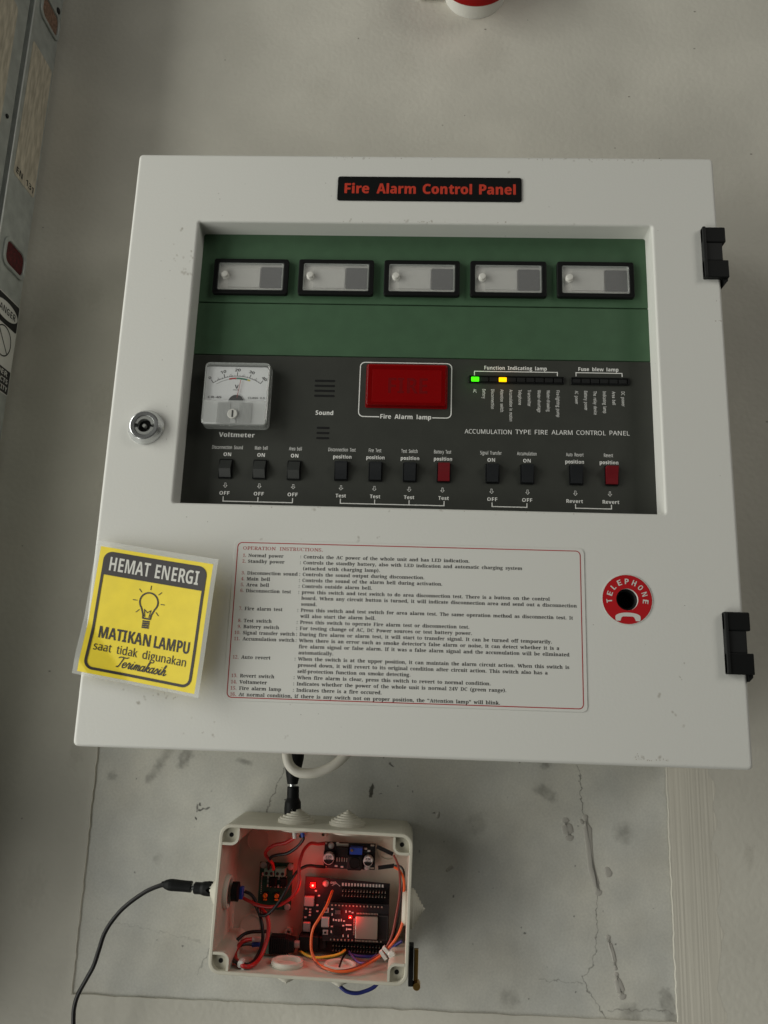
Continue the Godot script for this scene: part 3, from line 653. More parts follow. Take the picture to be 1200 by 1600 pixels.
func voltmeter(C: Node):
	var G := hub(C, "voltmeter", V(-149.8, 32.5, 100))
	var st := tool(); slab(st, 0, 0, 55.4, 55.6, 0.05, 1.6, 4, 0.6); part(G, "base_plate", st, M.clear_edge)
	st = tool(); slab(st, -0.9, -0.4, 52.0, 51.0, 5.0, 7.5, 2.0, 0.3); part(G, "dial", st, M.dial)
	var z := 7.62
	var c := Vector2(-0.7, -17.5); var R := 34.2
	var pt := func(t: float, rad: float) -> Vector2: return c + Vector2(sin(t), cos(t)) * rad   # t from -0.62 (0 V) to 0.62 (40 V)
	st = tool(); var arc := []
	for i in 33: arc.append(pt.call(-0.62 + 1.24 * i / 32.0, R))
	ribbon(st, arc, 0.42, z)
	for i in 41:
		var t := -0.62 + 1.24 * i / 40.0; var l := 3.4 if i % 10 == 0 else 2.2 if i % 5 == 0 else 1.0
		if i % 2 == 0 or i % 5 == 0: ribbon(st, [pt.call(t, R), pt.call(t, R + l)], 0.34 if i % 10 else 0.55, z)
	arc = []
	for i in 12: arc.append(pt.call(-0.57 + 0.36 * i / 11.0, R - 2.3))
	ribbon(st, arc, 0.3, z)
	for i in 5:
		var t := -0.62 + 0.31 * i; var s: String = ["0", "10", "20", "30", "40"][i]; var w := 2.2 if i == 0 else 4.8
		var p: Vector2 = pt.call(t, R + 4.2); p -= Vector2(cos(t), -sin(t)) * w / 2
		letters(st, bold, s, p.x, p.y, 2.5, w, z, -t)
	letters(st, bold, "V", -2.2, 5.6, 3.4, 3.2, z); ribbon(st, [Vector2(-3.4, 4.4), Vector2(1.6, 4.4)], 0.5, z)
	letters(st, bold, "CR-45", -24.2, -3.2, 1.9, 11.5, z); letters(st, bold, "CLASS 2.5", 9.6, -3.2, 1.6, 14.0, z)
	part(G, "scale_print", st, M.ink)
	for a in [[-0.21, -0.02, M.red_ink, "red_zone"], [-0.015, 0.27, M.green_ink, "green_zone"], [0.275, 0.35, M.yellow_ink, "yellow_zone"]]:
		st = tool(); arc = []
		for i in 12: arc.append(pt.call(a[0] + (a[1] - a[0]) * i / 11.0, R - 2.0))
		ribbon(st, arc, 1.5, z); part(G, a[3], st, a[2])
	st = tool(); tube(st, [V(0.5, -3.0, 8.6), V(1.4, 4.0, 8.6), V(2.8, 13.2, 8.6)], 0.22, 6, 2); part(G, "needle", st, M.red_ink)
	st = tool(); lathe(st, [[0.01, 7.55], [6.4, 7.55], [6.4, 8.4], [5.9, 8.6], [0.01, 8.6]], V(-0.2, -6.6, 0)); part(G, "movement", st, M.black)
	st = tool(); slab(st, -0.6, -16.6, 28.6, 18.4, 7.6, 9.6, 2.0, 0.4); part(G, "movement_cover", st, M.smoke)
	# clear cover: a shell over the dial, its lower half frosted and ribbed
	st = tool(); var lo := []
	for s in [[0.0, 1.6], [0.0, 10.6], [0.4, 11.9], [1.4, 12.6]]: lo.append(at_z(rr(0, 0, 55.0 - 2 * s[0], 55.2 - 2 * s[0], 4.0, 6), s[1]))
	loft(st, lo, false, true); part(G, "cover", st, M.clear)
	st = tool(); frame(st, 0, 0, 54.4, 54.6, 53.0, 53.0, 1.7, 11.2, 3.6, 2.8, 0.5, 1.7); part(G, "cover_wall", st, M.clear_edge)
	st = tool(); slab(st, -0.4, -16.2, 52.4, 20.4, 10.2, 11.0, 1.0, 0.2); part(G, "cover_band", st, M.frost)
	st = tool()
	for i in 29:
		if i < 11 or i > 17: box(st, -14.4 + i - 0.28, -14.4 + i + 0.28, -25.6, -8.0, 11.0, 11.6, 0.1)
	var ribs := part(G, "cover_rib", st, M.frost); ribs.set_meta("kind", "stuff")
	st = tool(); lathe(st, [[0.01, 11.0], [4.2, 11.0], [4.2, 12.7], [3.8, 13.2], [1.0, 13.1], [0.01, 13.1]], V(-1.2, -18.4, 0), Vector3(0, 0, 1), 28); part(G, "zero_screw", st, M.card)
	st = tool(); box(st, -1.8, -0.6, -21.4, -15.4, 13.15, 13.4, 0.1); part(G, "screw_slot", st, M.smoke)
	st = tool(); prism(st, PackedVector2Array([Vector2(-3.2, -26.2), Vector2(1.6, -26.2), Vector2(0.8, -22.6), Vector2(-2.4, -22.6)]), 11.0, 12.0); part(G, "cover_tab", st, M.frost)

func instructions(C: Node):
	var P := hub(C, "instruction_plate", V(-3.8, -153.9, 120)); var o := Vector2(-3.8, -153.9)
	var st := tool(); slab(st, 0, 0, 271.5, 122.6, 0.05, 0.5, 4, 0.15); part(P, "plate", st, M.plate)
	st = tool(); var b := []
	for v in rr(-0.1, 0.1, 265.6, 118.2, 3.5, 6): b.append(v)
	ribbon(st, b, 0.65, 0.6, true); part(P, "border", st, M.label_red)
	var lines := [["1", "Normal power", "Controls the AC power of the whole unit and has LED indication."], ["2", "Standby power", "Controls the standby battery, also with LED indication and automatic charging system"], ["", "", "(attached with charging lamp)."], ["3", "Disconnection sound", "Controls the sound output during disconnection."], ["4", "Main bell", "Controls the sound of the alarm bell during activation."], ["5", "Area bell", "Controls outside alarm bell."], ["6", "Disconnection test", "press this switch and test switch to do area disconnection test. There is a button on the control"], ["", "", "board. When any circuit button is turned, it will indicate disconnection area and send out a disconnection"], ["", "", "sound."], ["7", "Fire alarm test", "Press this switch and test switch for area alarm test. The same operation method as disconnectin test. It"], ["", "", "will also start the alarm bell."], ["8", "Test switch", "Press this switch to operate Fire alarm test or disconnection test."], ["9", "Battery switch", "For testing change of AC, DC Power sources or test battery power."], ["10", "Signal transfer switch", "During fire alarm or alarm test, it will start to transfer signal. It can be turned off temporarily."], ["11", "Accumulation switch", "When there is an error such as smoke detector's false alarm or noise, it can detect whether it is a"], ["", "", "fire alarm signal or false alarm. If it was a false alarm signal and the accumulation will be eliminated"], ["", "", "automatically."], ["12", "Auto revert", "When the switch is at the upper position, it can maintain the alarm circuit action. When this switch is"], ["", "", "pressed down, it will revert to its original condition after circuit action. This switch also has a"], ["", "", "self-protection function on smoke detecting."], ["13", "Revert switch", "When fire alarm is clear, press this switch to revert to normal condition."], ["14", "Voltameter", "Indicates whether the power of the whole unit is normal 24V DC (green range)."], ["15", "Fire alarm lamp", "Indicates there is a fire occured."], ["16", "At normal condition, if there is any switch not on proper position, the \"Attention lamp\" will blink.", ""]]
	st = tool(); var red := tool()
	letters(red, serif, "OPERATION", -132.4 - o.x, -100.3 - o.y, 2.6, 25.6, 0.6); letters(red, serif, "INSTRUCTIONS.", -103.6 - o.x, -100.3 - o.y, 2.6, 33.6, 0.6)
	var long := arrays_of(serif_bold, lines[9][2])[2].size.x as float; var cap := 2.55; var hh: float = arrays_of(serif_bold, "H")[2].size.y
	var sx := 207.0 / (long * cap / hh)
	for i in lines.size():
		var l: Array = lines[i]; var y := -106.0 - 4.6 * i - o.y
		if l[0]: letters(red, serif, l[0] + ".", (-132.4 if l[0].length() == 1 else -134.6) - o.x, y, cap, 0, 0.6, 0.0, null, 0.0, sx * 0.95); letters(st, serif_bold, l[1], -128.0 - o.x, y, cap, 0, 0.6, 0.0, null, 0.0, sx * (0.94 if i == 13 else 1.0))
		if l[2]:
			if l[0]: letters(st, serif_bold, ":", -87.4 - o.x, y, cap, 0, 0.6)
			letters(st, serif_bold, l[2], -84.7 - o.x, y, cap, 0, 0.6, 0.0, null, 0.0, sx)
	part(P, "lettering", st, M.ink); part(P, "red_lettering", red, M.label_red)

# ------------------------------------------------------------------ the yellow notice
func notice():
	var base := V(-200.5, -155.6, 120); var T := thing("energy_saving_notice", "yellow laminated HEMAT ENERGI notice stuck askew on the cabinet's lower left", "notice", base)
	off.erase(T); T.rotation.z = deg_to_rad(-8.6)
	# the sheet lifts a little at its right edge; its lower left corner is folded forward along a crease
	var bend := func(p: Vector2, z: float) -> Vector3:
		var lift := 1.0 + 0.11 * (p.x + 47.0) + 0.0009 * pow(maxf(0, p.x + 20.0), 2.0) + 0.05 * (p.y + 52.0) + 0.5 * sin(p.y * 0.07) * clampf((p.x + 47) / 60, 0, 1)
		var d := (p - Vector2(-43.6, -12.4)).dot(Vector2(-0.71, -0.70))   # beyond the crease
		lift += 0.24 * 0.7 * log(1.0 + exp(clampf(d / 0.7, -30, 30)))   # folded forward
		return V(1.035 * p.x - 0.07 * p.y, 0.982 * p.y, lift + z)   # the sheet is cut a little askew
	var sheet := func(st: SurfaceTool, w: float, h: float, n: int, z: float, x0: float, y0: float):
		for j in n:
			for i in n:
				var q := []
				for e in [[0, 0], [1, 0], [1, 1], [0, 1]]: q.append(bend.call(Vector2(x0 + w * ((i + e[0]) / float(n) - 0.5), y0 + h * ((j + e[1]) / float(n) - 0.5)), z))
				quad(st, q[0], q[1], q[2], q[3])
	var st := tool(); 
	for e in [[-48.6, -44.95, -51.8, 52.4], [45.75, 49.2, -51.8, 52.4], [-44.95, 45.75, 48.15, 52.4], [-44.95, 45.75, -51.8, -49.55]]:
		for k in 40:
			var q := []
			for v in [[0, 0], [1, 0], [1, 1], [0, 1]]:
				var fx: float = v[0]; var fy: float = v[1]
				if e[1] - e[0] < 10: fy = (k + fy) / 40.0
				else: fx = (k + fx) / 40.0
				q.append(bend.call(Vector2(lerpf(e[0], e[1], fx), lerpf(e[2], e[3], fy)), 0.05))
			quad(st, q[0], q[1], q[2], q[3])
	part(T, "laminate", st, M.laminate)
	st = tool(); sheet.call(st, 90.6, 97.6, 110, 0.0, 0.4, -0.7); part(T, "paper", st, M.yellow)
	st = tool(); var b := []
	for v in rr(0.4, -0.7, 81.0, 89.6, 6, 8): b.append(v)
	var dense := []
	for i in b.size():
		var n := maxi(1, int(b[i].distance_to(b[(i + 1) % b.size()]) / 3.0))
		for k in n: dense.append(b[i].lerp(b[(i + 1) % b.size()], float(k) / n))
	ribbon(st, dense, 2.0, 0.3, true, bend); part(T, "border", st, M.dark_print)
	st = tool()
	for i in 36:
		var x0 := -39.2 + 79.2 * i / 36; var x1 := x0 + 79.2 / 36; var q := []
		for e in [[x0, 26.6], [x1, 26.6], [x1, 0], [x0, 0]]:
			var yy: float = e[1] if e[1] > 0 else 44.8 - (5.8 - sqrt(maxf(0, 5.8 * 5.8 - pow(maxf(0, absf(e[0] - 0.4) - 34.0), 2))))
			q.append(bend.call(Vector2(e[0], yy), 0.3))
		quad(st, q[0], q[1], q[2], q[3])
	part(T, "header", st, M.dark_print)
	st = tool(); letters(st, bold, "HEMAT", -35.4, 30.4, 10.6, 32.7, 0.42, 0.0, bend); letters(st, bold, "ENERGI", 1.5, 30.4, 10.6, 34.7, 0.42, 0.0, bend); part(T, "header_lettering", st, M.white)
	st = tool()
	letters(st, bold, "MATIKAN", -35.0, -21.8, 8.9, 40.7, 0.3, 0.0, bend); letters(st, bold, "LAMPU", 8.8, -21.8, 8.9, 27.8, 0.3, 0.0, bend)
	letters(st, sans, "saat tidak digunakan", -36.8, -31.4, 6.2, 72.4, 0.3, 0.0, bend)
	script_word(st, bend)
	# the bulb: outline, cap and rays
	var c := Vector2(0.1, 11.3); var o := []
	for i in 25:
		var a := deg_to_rad(-42 + 264.0 * i / 24); o.append(c + Vector2(cos(a), sin(a)) * 7.2)
	o = [c + Vector2(2.9, -12.6), c + Vector2(3.3, -9.6)] + o + [c + Vector2(-3.3, -9.6), c + Vector2(-2.9, -12.6)]
	ribbon(st, o, 1.1, 0.3, true, bend)
	ribbon(st, [c + Vector2(-1.6, -11.6), c + Vector2(-2.6, -6.0), c + Vector2(0, -8.0), c + Vector2(2.6, -6.0), c + Vector2(1.6, -11.6)], 0.6, 0.3, false, bend)
	for i in 4: ribbon(st, [c + Vector2(-2.8, -14.8 - 1.55 * i), c + Vector2(2.8, -14.6 - 1.55 * i)], 1.2, 0.3, false, bend)
	for d in [0, 45, 90, 135, 180, 225, 315]:
		var u := Vector2(cos(deg_to_rad(d)), sin(deg_to_rad(d))); ribbon(st, [c + u * 9.4, c + u * 12.8], 0.55, 0.3, false, bend)
	part(T, "lettering", st, M.dark_print)

func script_word(st: SurfaceTool, bend: Callable):
	# the brush script of the last line, as pen strokes on a slanted grid (x, y in letter heights)
	var s := {
		"T": [[[0.0, 1.55], [0.35, 1.75], [1.1, 1.7], [1.5, 1.85]], [[0.8, 1.72], [0.65, 0.9], [0.45, 0.1], [0.15, 0.05]]],
		"e": [[[0.0, 0.4], [0.45, 0.55], [0.5, 0.85], [0.25, 0.9], [0.05, 0.5], [0.2, 0.05], [0.5, 0.1], [0.75, 0.35]]],
		"r": [[[0.0, 0.35], [0.25, 0.95], [0.2, 0.85], [0.5, 0.85], [0.4, 0.3], [0.5, 0.02], [0.75, 0.35]]],
		"i": [[[0.0, 0.35], [0.25, 0.9], [0.15, 0.2], [0.3, 0.03], [0.55, 0.35]], [[0.3, 1.25], [0.34, 1.32]]],
		"m": [[[0.0, 0.35], [0.2, 0.9], [0.12, 0.0]], [[0.14, 0.45], [0.4, 0.9], [0.5, 0.75], [0.42, 0.0]], [[0.44, 0.45], [0.72, 0.9], [0.82, 0.7], [0.74, 0.15], [0.9, 0.03], [1.1, 0.35]]],
		"a": [[[0.55, 0.85], [0.2, 0.85], [0.02, 0.4], [0.15, 0.03], [0.45, 0.3], [0.6, 0.9], [0.5, 0.2], [0.62, 0.03], [0.85, 0.35]]],
		"k": [[[0.0, 0.35], [0.35, 1.5], [0.25, 1.6], [0.1, 0.0]], [[0.12, 0.45], [0.45, 0.9], [0.5, 0.65], [0.2, 0.5], [0.5, 0.05], [0.75, 0.35]]],
		"s": [[[0.0, 0.3], [0.35, 0.95], [0.5, 0.4], [0.3, 0.02], [0.05, 0.1]], [[0.3, 0.02], [0.7, 0.35]]],
		"h": [[[0.0, 0.35], [0.35, 1.5], [0.25, 1.6], [0.1, 0.0]], [[0.12, 0.4], [0.42, 0.9], [0.52, 0.7], [0.45, 0.12], [0.6, 0.03], [0.85, 0.35]]]}
	var adv := {"T": 0.95, "e": 0.68, "r": 0.66, "i": 0.5, "m": 1.02, "a": 0.78, "k": 0.7, "s": 0.62, "h": 0.8}
	var x := 0.0; var h := 4.4; var k := 4.3
	for ch in "Terimakasih":
		for line in s[ch]:
			var pts := []
			for p in line: pts.append(V(p[0] + x, p[1], 0))
			var flat := []
			for p in smooth_path(pts, 5): flat.append(Vector2(-18.3 + (p.x * 1.15 + p.y * 0.28) * k, -40.9 + p.y * h))
			ribbon(st, flat, 0.8, 0.3, false, bend)
		x += adv[ch]

# ------------------------------------------------------------------ the ladder at the left
func ladder():
	var T := thing("aluminium_ladder", "grey aluminium ladder hanging upright on the wall left of the cabinet", "ladder", V(-420, -520, 75))
	var X := -401.0; var K := 1.027
	var on := func(p: Vector2, d: float) -> Vector3: return V(X + d, -206 + (p.y + 206) * K, 733 - (733 + p.x) * K)   # a point of the rail's face: p.x = minus the distance from the wall
	for r in [[4.5, 59.5, 0.0], [64.5, 119.5, -1.5]]:
		var R := hub(T, "rail", Vector3.ZERO); var st := tool(); var x0: float = X + r[2]; var z0: float = r[0]; var z1: float = r[1]
		var prof := [Vector2(z0, x0 - 24), Vector2(z0, x0 - 1.5), Vector2(z0 + 0.45, x0 - 0.45), Vector2(z0 + 1.5, x0), Vector2(z1 - 2.5, x0), Vector2(z1 - 0.7, x0 - 0.6), Vector2(z1, x0 - 2.5), Vector2(z1, x0 - 24), Vector2(z1 - 2, x0 - 24), Vector2(z1 - 2, x0 - 4), Vector2(z0 + 2, x0 - 4), Vector2(z0 + 2, x0 - 24)]
		var lo := []
		for y in [-520.0, 1100.0]:
			var l := PackedVector3Array()
			for p in prof: l.append(V(p.y, y, p.x))
			lo.append(l)
		loft(st, lo, false, false); part(R, "channel", st, M.alu)
		st = tool(); tube(st, [V(x0 - 0.9, -520, z1 - 1.0), V(x0 - 0.9, 300, z1 - 1.0), V(x0 - 0.9, 1100, z1 - 1.0)], 1.3, 10, 2); part(R, "worn_edge", st, M.alu_edge)
	# rungs: their swaged ends stand out of the rail, the hollow of each is painted
	for e in [[190.0, M.rust_red, "rung with red paint in its hollow end"], [468.0, M.rust_brown, "rung with rusty brown hollow end"], [-90.0, M.rust_brown, ""]]:
		var R := hub(T, "rung", Vector3.ZERO); var y: float = e[0]
		if e[2]: R.set_meta("label", e[2])
		var lo := []; var sh := func(w: float, h: float, d: float) -> PackedVector3Array:
			var o := PackedVector3Array()
			for p in rr(-47.5, y, w, h, minf(w, h) * 0.3, 5): o.append(on.call(p, d))
			return o
		var st := tool(); loft(st, [sh.call(42, 30, 0.1), sh.call(42, 30, 1.6), sh.call(41, 29, 2.2), sh.call(35.0, 23.5, 2.2), sh.call(34.0, 22.5, 1.6), sh.call(33.5, 22, -1)], false, false); part(R, "rung_rim", st, M.alu)
		st = tool(); loft(st, [sh.call(33.8, 22.3, 0.2), sh.call(33.4, 22, 0.6)], false, true); part(R, "rung_end", st, e[1])
		st = tool(); var ym := -206 + (y + 206) * K; box(st, X - 420, X - 4, ym - 12, ym + 12, 14, 44, 4)
		part(R, "tube", st, M.alu)
	# stickers
	var st := tool(); var plate := func(s: SurfaceTool, z0: float, z1: float, y0: float, y1: float, d: float, r: float):
		var lo := []
		for k in [0.05, d]:
			var l := PackedVector3Array()
			for p in rr(-(z0 + z1) / 2, (y0 + y1) / 2, absf(z1 - z0), absf(y1 - y0), r, 4): l.append(on.call(p, k))
			lo.append(l)
		loft(s, lo, false, true)
	plate.call(st, 28, 70, 268, 418, 0.3, 3); part(T, "worn_label", st, M.old_label, "worn beige standards label reading EN 131")
	st = tool(); letters(st, bold, "EN 131", -66.0, 271.5, 6.4, 35.0, 0.5, 0.0, on); part(T, "lettering", st, M.ink)
	st = tool(); plate.call(st, 16 + 8, 84 - 8, 58, 150, 0.3, 3); part(T, "danger_label", st, M.card, "black and white DANGER sticker")
	st = tool(); plate.call(st, 25, 75, 122, 149, 0.45, 2); part(T, "danger_print", st, M.ink); st = tool(); plate.call(st, 25, 75, 59, 82, 0.45, 1); part(T, "danger_print", st, M.ink)
	st = tool(); var ov := []
	var l2 := PackedVector3Array()
	for i in 32: l2.append(on.call(Vector2(-48 + 22 * cos(TAU * i / 32), 135.5 + 8.5 * sin(TAU * i / 32)), 0.6))
	loft(st, [l2, l2], false, true); part(T, "danger_oval", st, M.card)
	st = tool(); letters(st, bold, "DANGER", -66.0, 132.2, 6.6, 36.0, 0.75, 0.0, on)
	for i in 32: ov.append(Vector2(-46 + 14.5 * cos(TAU * i / 32), 106 + 14.5 * sin(TAU * i / 32)))
	ribbon(st, ov, 1.3, 0.5, true, on); ribbon(st, [Vector2(-56, 116.3), Vector2(-36, 95.7)], 1.3, 0.5, false, on); part(T, "lettering", st, M.ink)
	st = tool(); letters(st, bold, "LADDER", -68, 75.5, 4.6, 38, 0.6, 0.0, on); letters(st, bold, "CONDUCTS", -73, 68.5, 4.6, 45, 0.6, 0.0, on); letters(st, bold, "ELECTRICITY", -73.5, 61.3, 4.6, 46.5, 0.6, 0.0, on)
	part(T, "white_lettering", st, M.card)
	# bits on the front section: an old label, a screw head
	st = tool(); var pl2 := PackedVector3Array(); var top := PackedVector3Array()
	for p in rr(-118, 340, 34, 170, 5, 5): pl2.append(on.call(p, -1.45)); top.append(on.call(p, -1.0))
	loft(st, [pl2, top], false, true); part(T, "front_label", st, M.old_label)
	st = tool(); lathe(st, [[3.4, 0.1], [3.4, 0.9], [2.4, 1.6], [0.01, 1.7]], V(X, 508, 14), Vector3(1, 0, 0), 20); part(T, "rivet", st, M.black2); st = tool(); lathe(st, [[2.2, -1.4], [2.2, -0.4], [1.4, 0.2], [0.01, 0.3]], V(X, 326, 75), Vector3(1, 0, 0), 16); part(T, "rivet", st, M.black2)

# ------------------------------------------------------------------ the lamp above
func alarm_lamp():
	var T := thing("alarm_indicator_lamp", "round red alarm lamp on a white base on the wall above the cabinet", "alarm lamp", V(53, 545, 0))
	var st := tool(); lathe(st, [[33.4, 0.2], [33.2, 18.0], [32.6, 21.0], [31.0, 22.0], [0.01, 22.0]], V(53, 545, 0), Vector3(0, 0, 1), 64); part(T, "base", st, M.white)
	st = tool(); lathe(st, [[30.0, 22.05], [41.0, 22.4], [42.0, 24], [42.0, 40], [39.0, 52], [28.0, 62], [10.0, 66], [0.01, 66.4]], V(53, 546.5, 0), Vector3(0, 0, 1), 64); part(T, "lens", st, M.fire)
	st = tool(); tube(st, [V(-8, 537.5, 4), V(8, 537.5, 4), V(24, 538, 4)], 3.0, 14, 3); whole("conduit", st, M.white_cable, "short white conduit running into the left of the alarm lamp's base", "conduit")

# ------------------------------------------------------------------ the junction box
func junction_box():
	var T := thing("junction_box", "open ivory plastic junction box full of circuit boards below the cabinet", "junction box", V(-71.7, -419.0, 0))
	off.erase(T); T.rotation.z = deg_to_rad(-1.0)
	var w := 151.7; var h := 107.6; var cy := h / 2; var d := 70.0
	var st := tool()
	var lo := [at_z(rr(0, cy, w - 1, h - 1, 8.5, 6), 0.2), at_z(rr(0, cy, w, h, 9, 6), 2.0), at_z(rr(0, cy, w, h, 9, 6), d - 0.8), at_z(rr(0, cy, w - 0.5, h - 0.5, 8.7, 6), d - 0.2), at_z(rr(0, cy, w - 1.4, h - 1.4, 8.4, 6), d), at_z(rr(0, cy, w - 4.6, h - 4.6, 6.8, 6), d), at_z(rr(0, cy, w - 5.4, h - 5.4, 6.4, 6), d - 0.5), at_z(rr(0, cy, w - 6.0, h - 6.0, 6.1, 6), 4.5), at_z(rr(0, cy, w - 8.0, h - 8.0, 5.0, 6), 3.5)]
	loft(st, lo, true, true); part(T, "tray", st, M.abs)
	for sx in [-1, 1]:
		for sy in [-1, 1]:
			var P := hub(T, "corner_post", V(sx * (w / 2 - 9.0), cy + sy * (h / 2 - 9.0), 0))
			var c := PackedVector2Array()   # a square with its inner corner rounded
			for v in [Vector2(6.3, 6.3), Vector2(-6.6, 6.3)]: c.append(v)
			for i in 9:
				var a := PI + PI / 2 * i / 8; c.append(Vector2(-0.6 + 6.0 * cos(a), -0.6 + 6.0 * sin(a)))
			c.append(Vector2(6.3, -6.6))
			var q := PackedVector2Array()
			for v in c: q.append(Vector2(v.x * sx, v.y * sy))
			st = tool(); prism(st, q, 4, d - 4.5); part(P, "post", st, M.abs)
			st = tool(); var wall_ := []
			wall_.append(Vector2(-5.7 * sx, 6.2 * sy))
			for i in 9:
				var a := PI + PI / 2 * i / 8; wall_.append(Vector2((-0.5 + 5.2 * cos(a)) * sx, (-0.5 + 5.2 * sin(a)) * sy))
			wall_.append(Vector2(6.2 * sx, -5.7 * sy))
			for i in wall_.size() - 1:
				var a: Vector2 = wall_[i]; var e: Vector2 = wall_[i + 1]; var nn := (e - a).orthogonal().normalized() * 0.95
				var n0: Vector2 = ((e - a) + (a - wall_[maxi(i - 1, 0)])).orthogonal().normalized() * 0.95; var n1: Vector2 = ((wall_[mini(i + 2, wall_.size() - 1)] - e) + (e - a)).orthogonal().normalized() * 0.95
				loft(st, [at_z(PackedVector2Array([a - n0, a + n0, e + n1, e - n1]), d - 4.6), at_z(PackedVector2Array([a - n0, a + n0, e + n1, e - n1]), d - 0.1)])
			part(P, "rim", st, M.abs)
			st = tool(); lathe(st, [[1.75, d - 8], [1.75, d - 4.4], [0.01, d - 4.4]], V(0.4 * sx, 0.4 * sy, 0), Vector3(0, 0, 1), 18); part(P, "screw_hole", st, M.hole)
	# knock-out rings and lugs on the floor
	for c in [[-56.5, 84.8], [55.5, 84.5], [-56.5, 17.0]]:
		st = tool(); loft(st, [at_z(circle(c[0], c[1], 8.6), 3.4), at_z(circle(c[0], c[1], 8.6), 4.3), at_z(circle(c[0], c[1], 9.6), 4.3), at_z(circle(c[0], c[1], 9.6), 3.4)], false, false); part(T, "knock_out_ring", st, M.abs)
	for c in [[-0.5, 93.4], [-24.5, 15.6], [-20, 91]]:
		st = tool(); loft(st, [at_z(circle(c[0], c[1], 3.2, 24), 3.4), at_z(circle(c[0], c[1], 3.0, 24), 8), at_z(circle(c[0], c[1], 1.4, 24), 8), at_z(circle(c[0], c[1], 1.4, 24), 3.4)], false, false); part(T, "screw_lug", st, M.abs)
	# stepped cable grommets: outside cone, inside flange
	var gz := 42.0
	for g in [[V(-19.8, h, gz), Vector3(0, 1, 0), 15.0, true], [V(22.0, h, gz), Vector3(0, 1, 0), 14.8, false], [V(-w / 2, 52, gz), Vector3(-1, 0, 0), 14.0, true], [V(w / 2, 47.0, gz - 4), Vector3(1, 0, 0), 14.8, false], [V(-18.5, 0, gz + 5), Vector3(0, -1, 0), 12.5, true], [V(23.0, 0, gz + 5), Vector3(0, -1, 0), 12.5, true]]:
		var G := hub(T, "cable_grommet", g[0]); var R: float = g[2]
		st = tool(); var pr := [[R, -0.05], [R, 2.2], [R - 0.5, 2.6]]
		var r := R - 1.2; var y := 2.6
		while r > 3.0:
			pr.append([r, y]); pr.append([r - 0.3, y + 1.35]); r -= 2.5; y += 1.5
		pr.append([1.4, y + 0.3]); pr.append([0.8, y + 1.6]); pr.append([0.01, y + 1.7])
		lathe(st, pr, Vector3.ZERO, g[1], 40); part(G, "cone", st, M.rubber)
		st = tool(); lathe(st, [[12.6, -2.9], [12.8, -4.2], [12.2, -6.4], [10.4, -6.6], [9.6, -5.6], [9.4, -3.2], [0.01, -3.2]], Vector3.ZERO, g[1], 40); part(G, "inner_flange", st, M.rubber)

# ------------------------------------------------------------------ circuit boards
func pins(o: Node, called: String, x0: float, x1: float, y: float, n: int, z0: float, z1: float, s: float, m: Material):
	var st := tool()
	for i in n:
		var x := lerpf(x0, x1, float(i) / (n - 1)); box(st, x - s, x + s, y - s, y + s, z0, z1, s * 0.3)
	var p := part(o, called, st, m); p.set_meta("kind", "stuff")

func screw(o: Node, x: float, y: float, z: float, r := 2.4):
	var st := tool(); lathe(st, [[r, z], [r, z + 1.0], [r * 0.75, z + 1.7], [0.01, z + 1.9]], V(x, y, 0), Vector3(0, 0, 1), 20); part(o, "screw", st, M.steel)

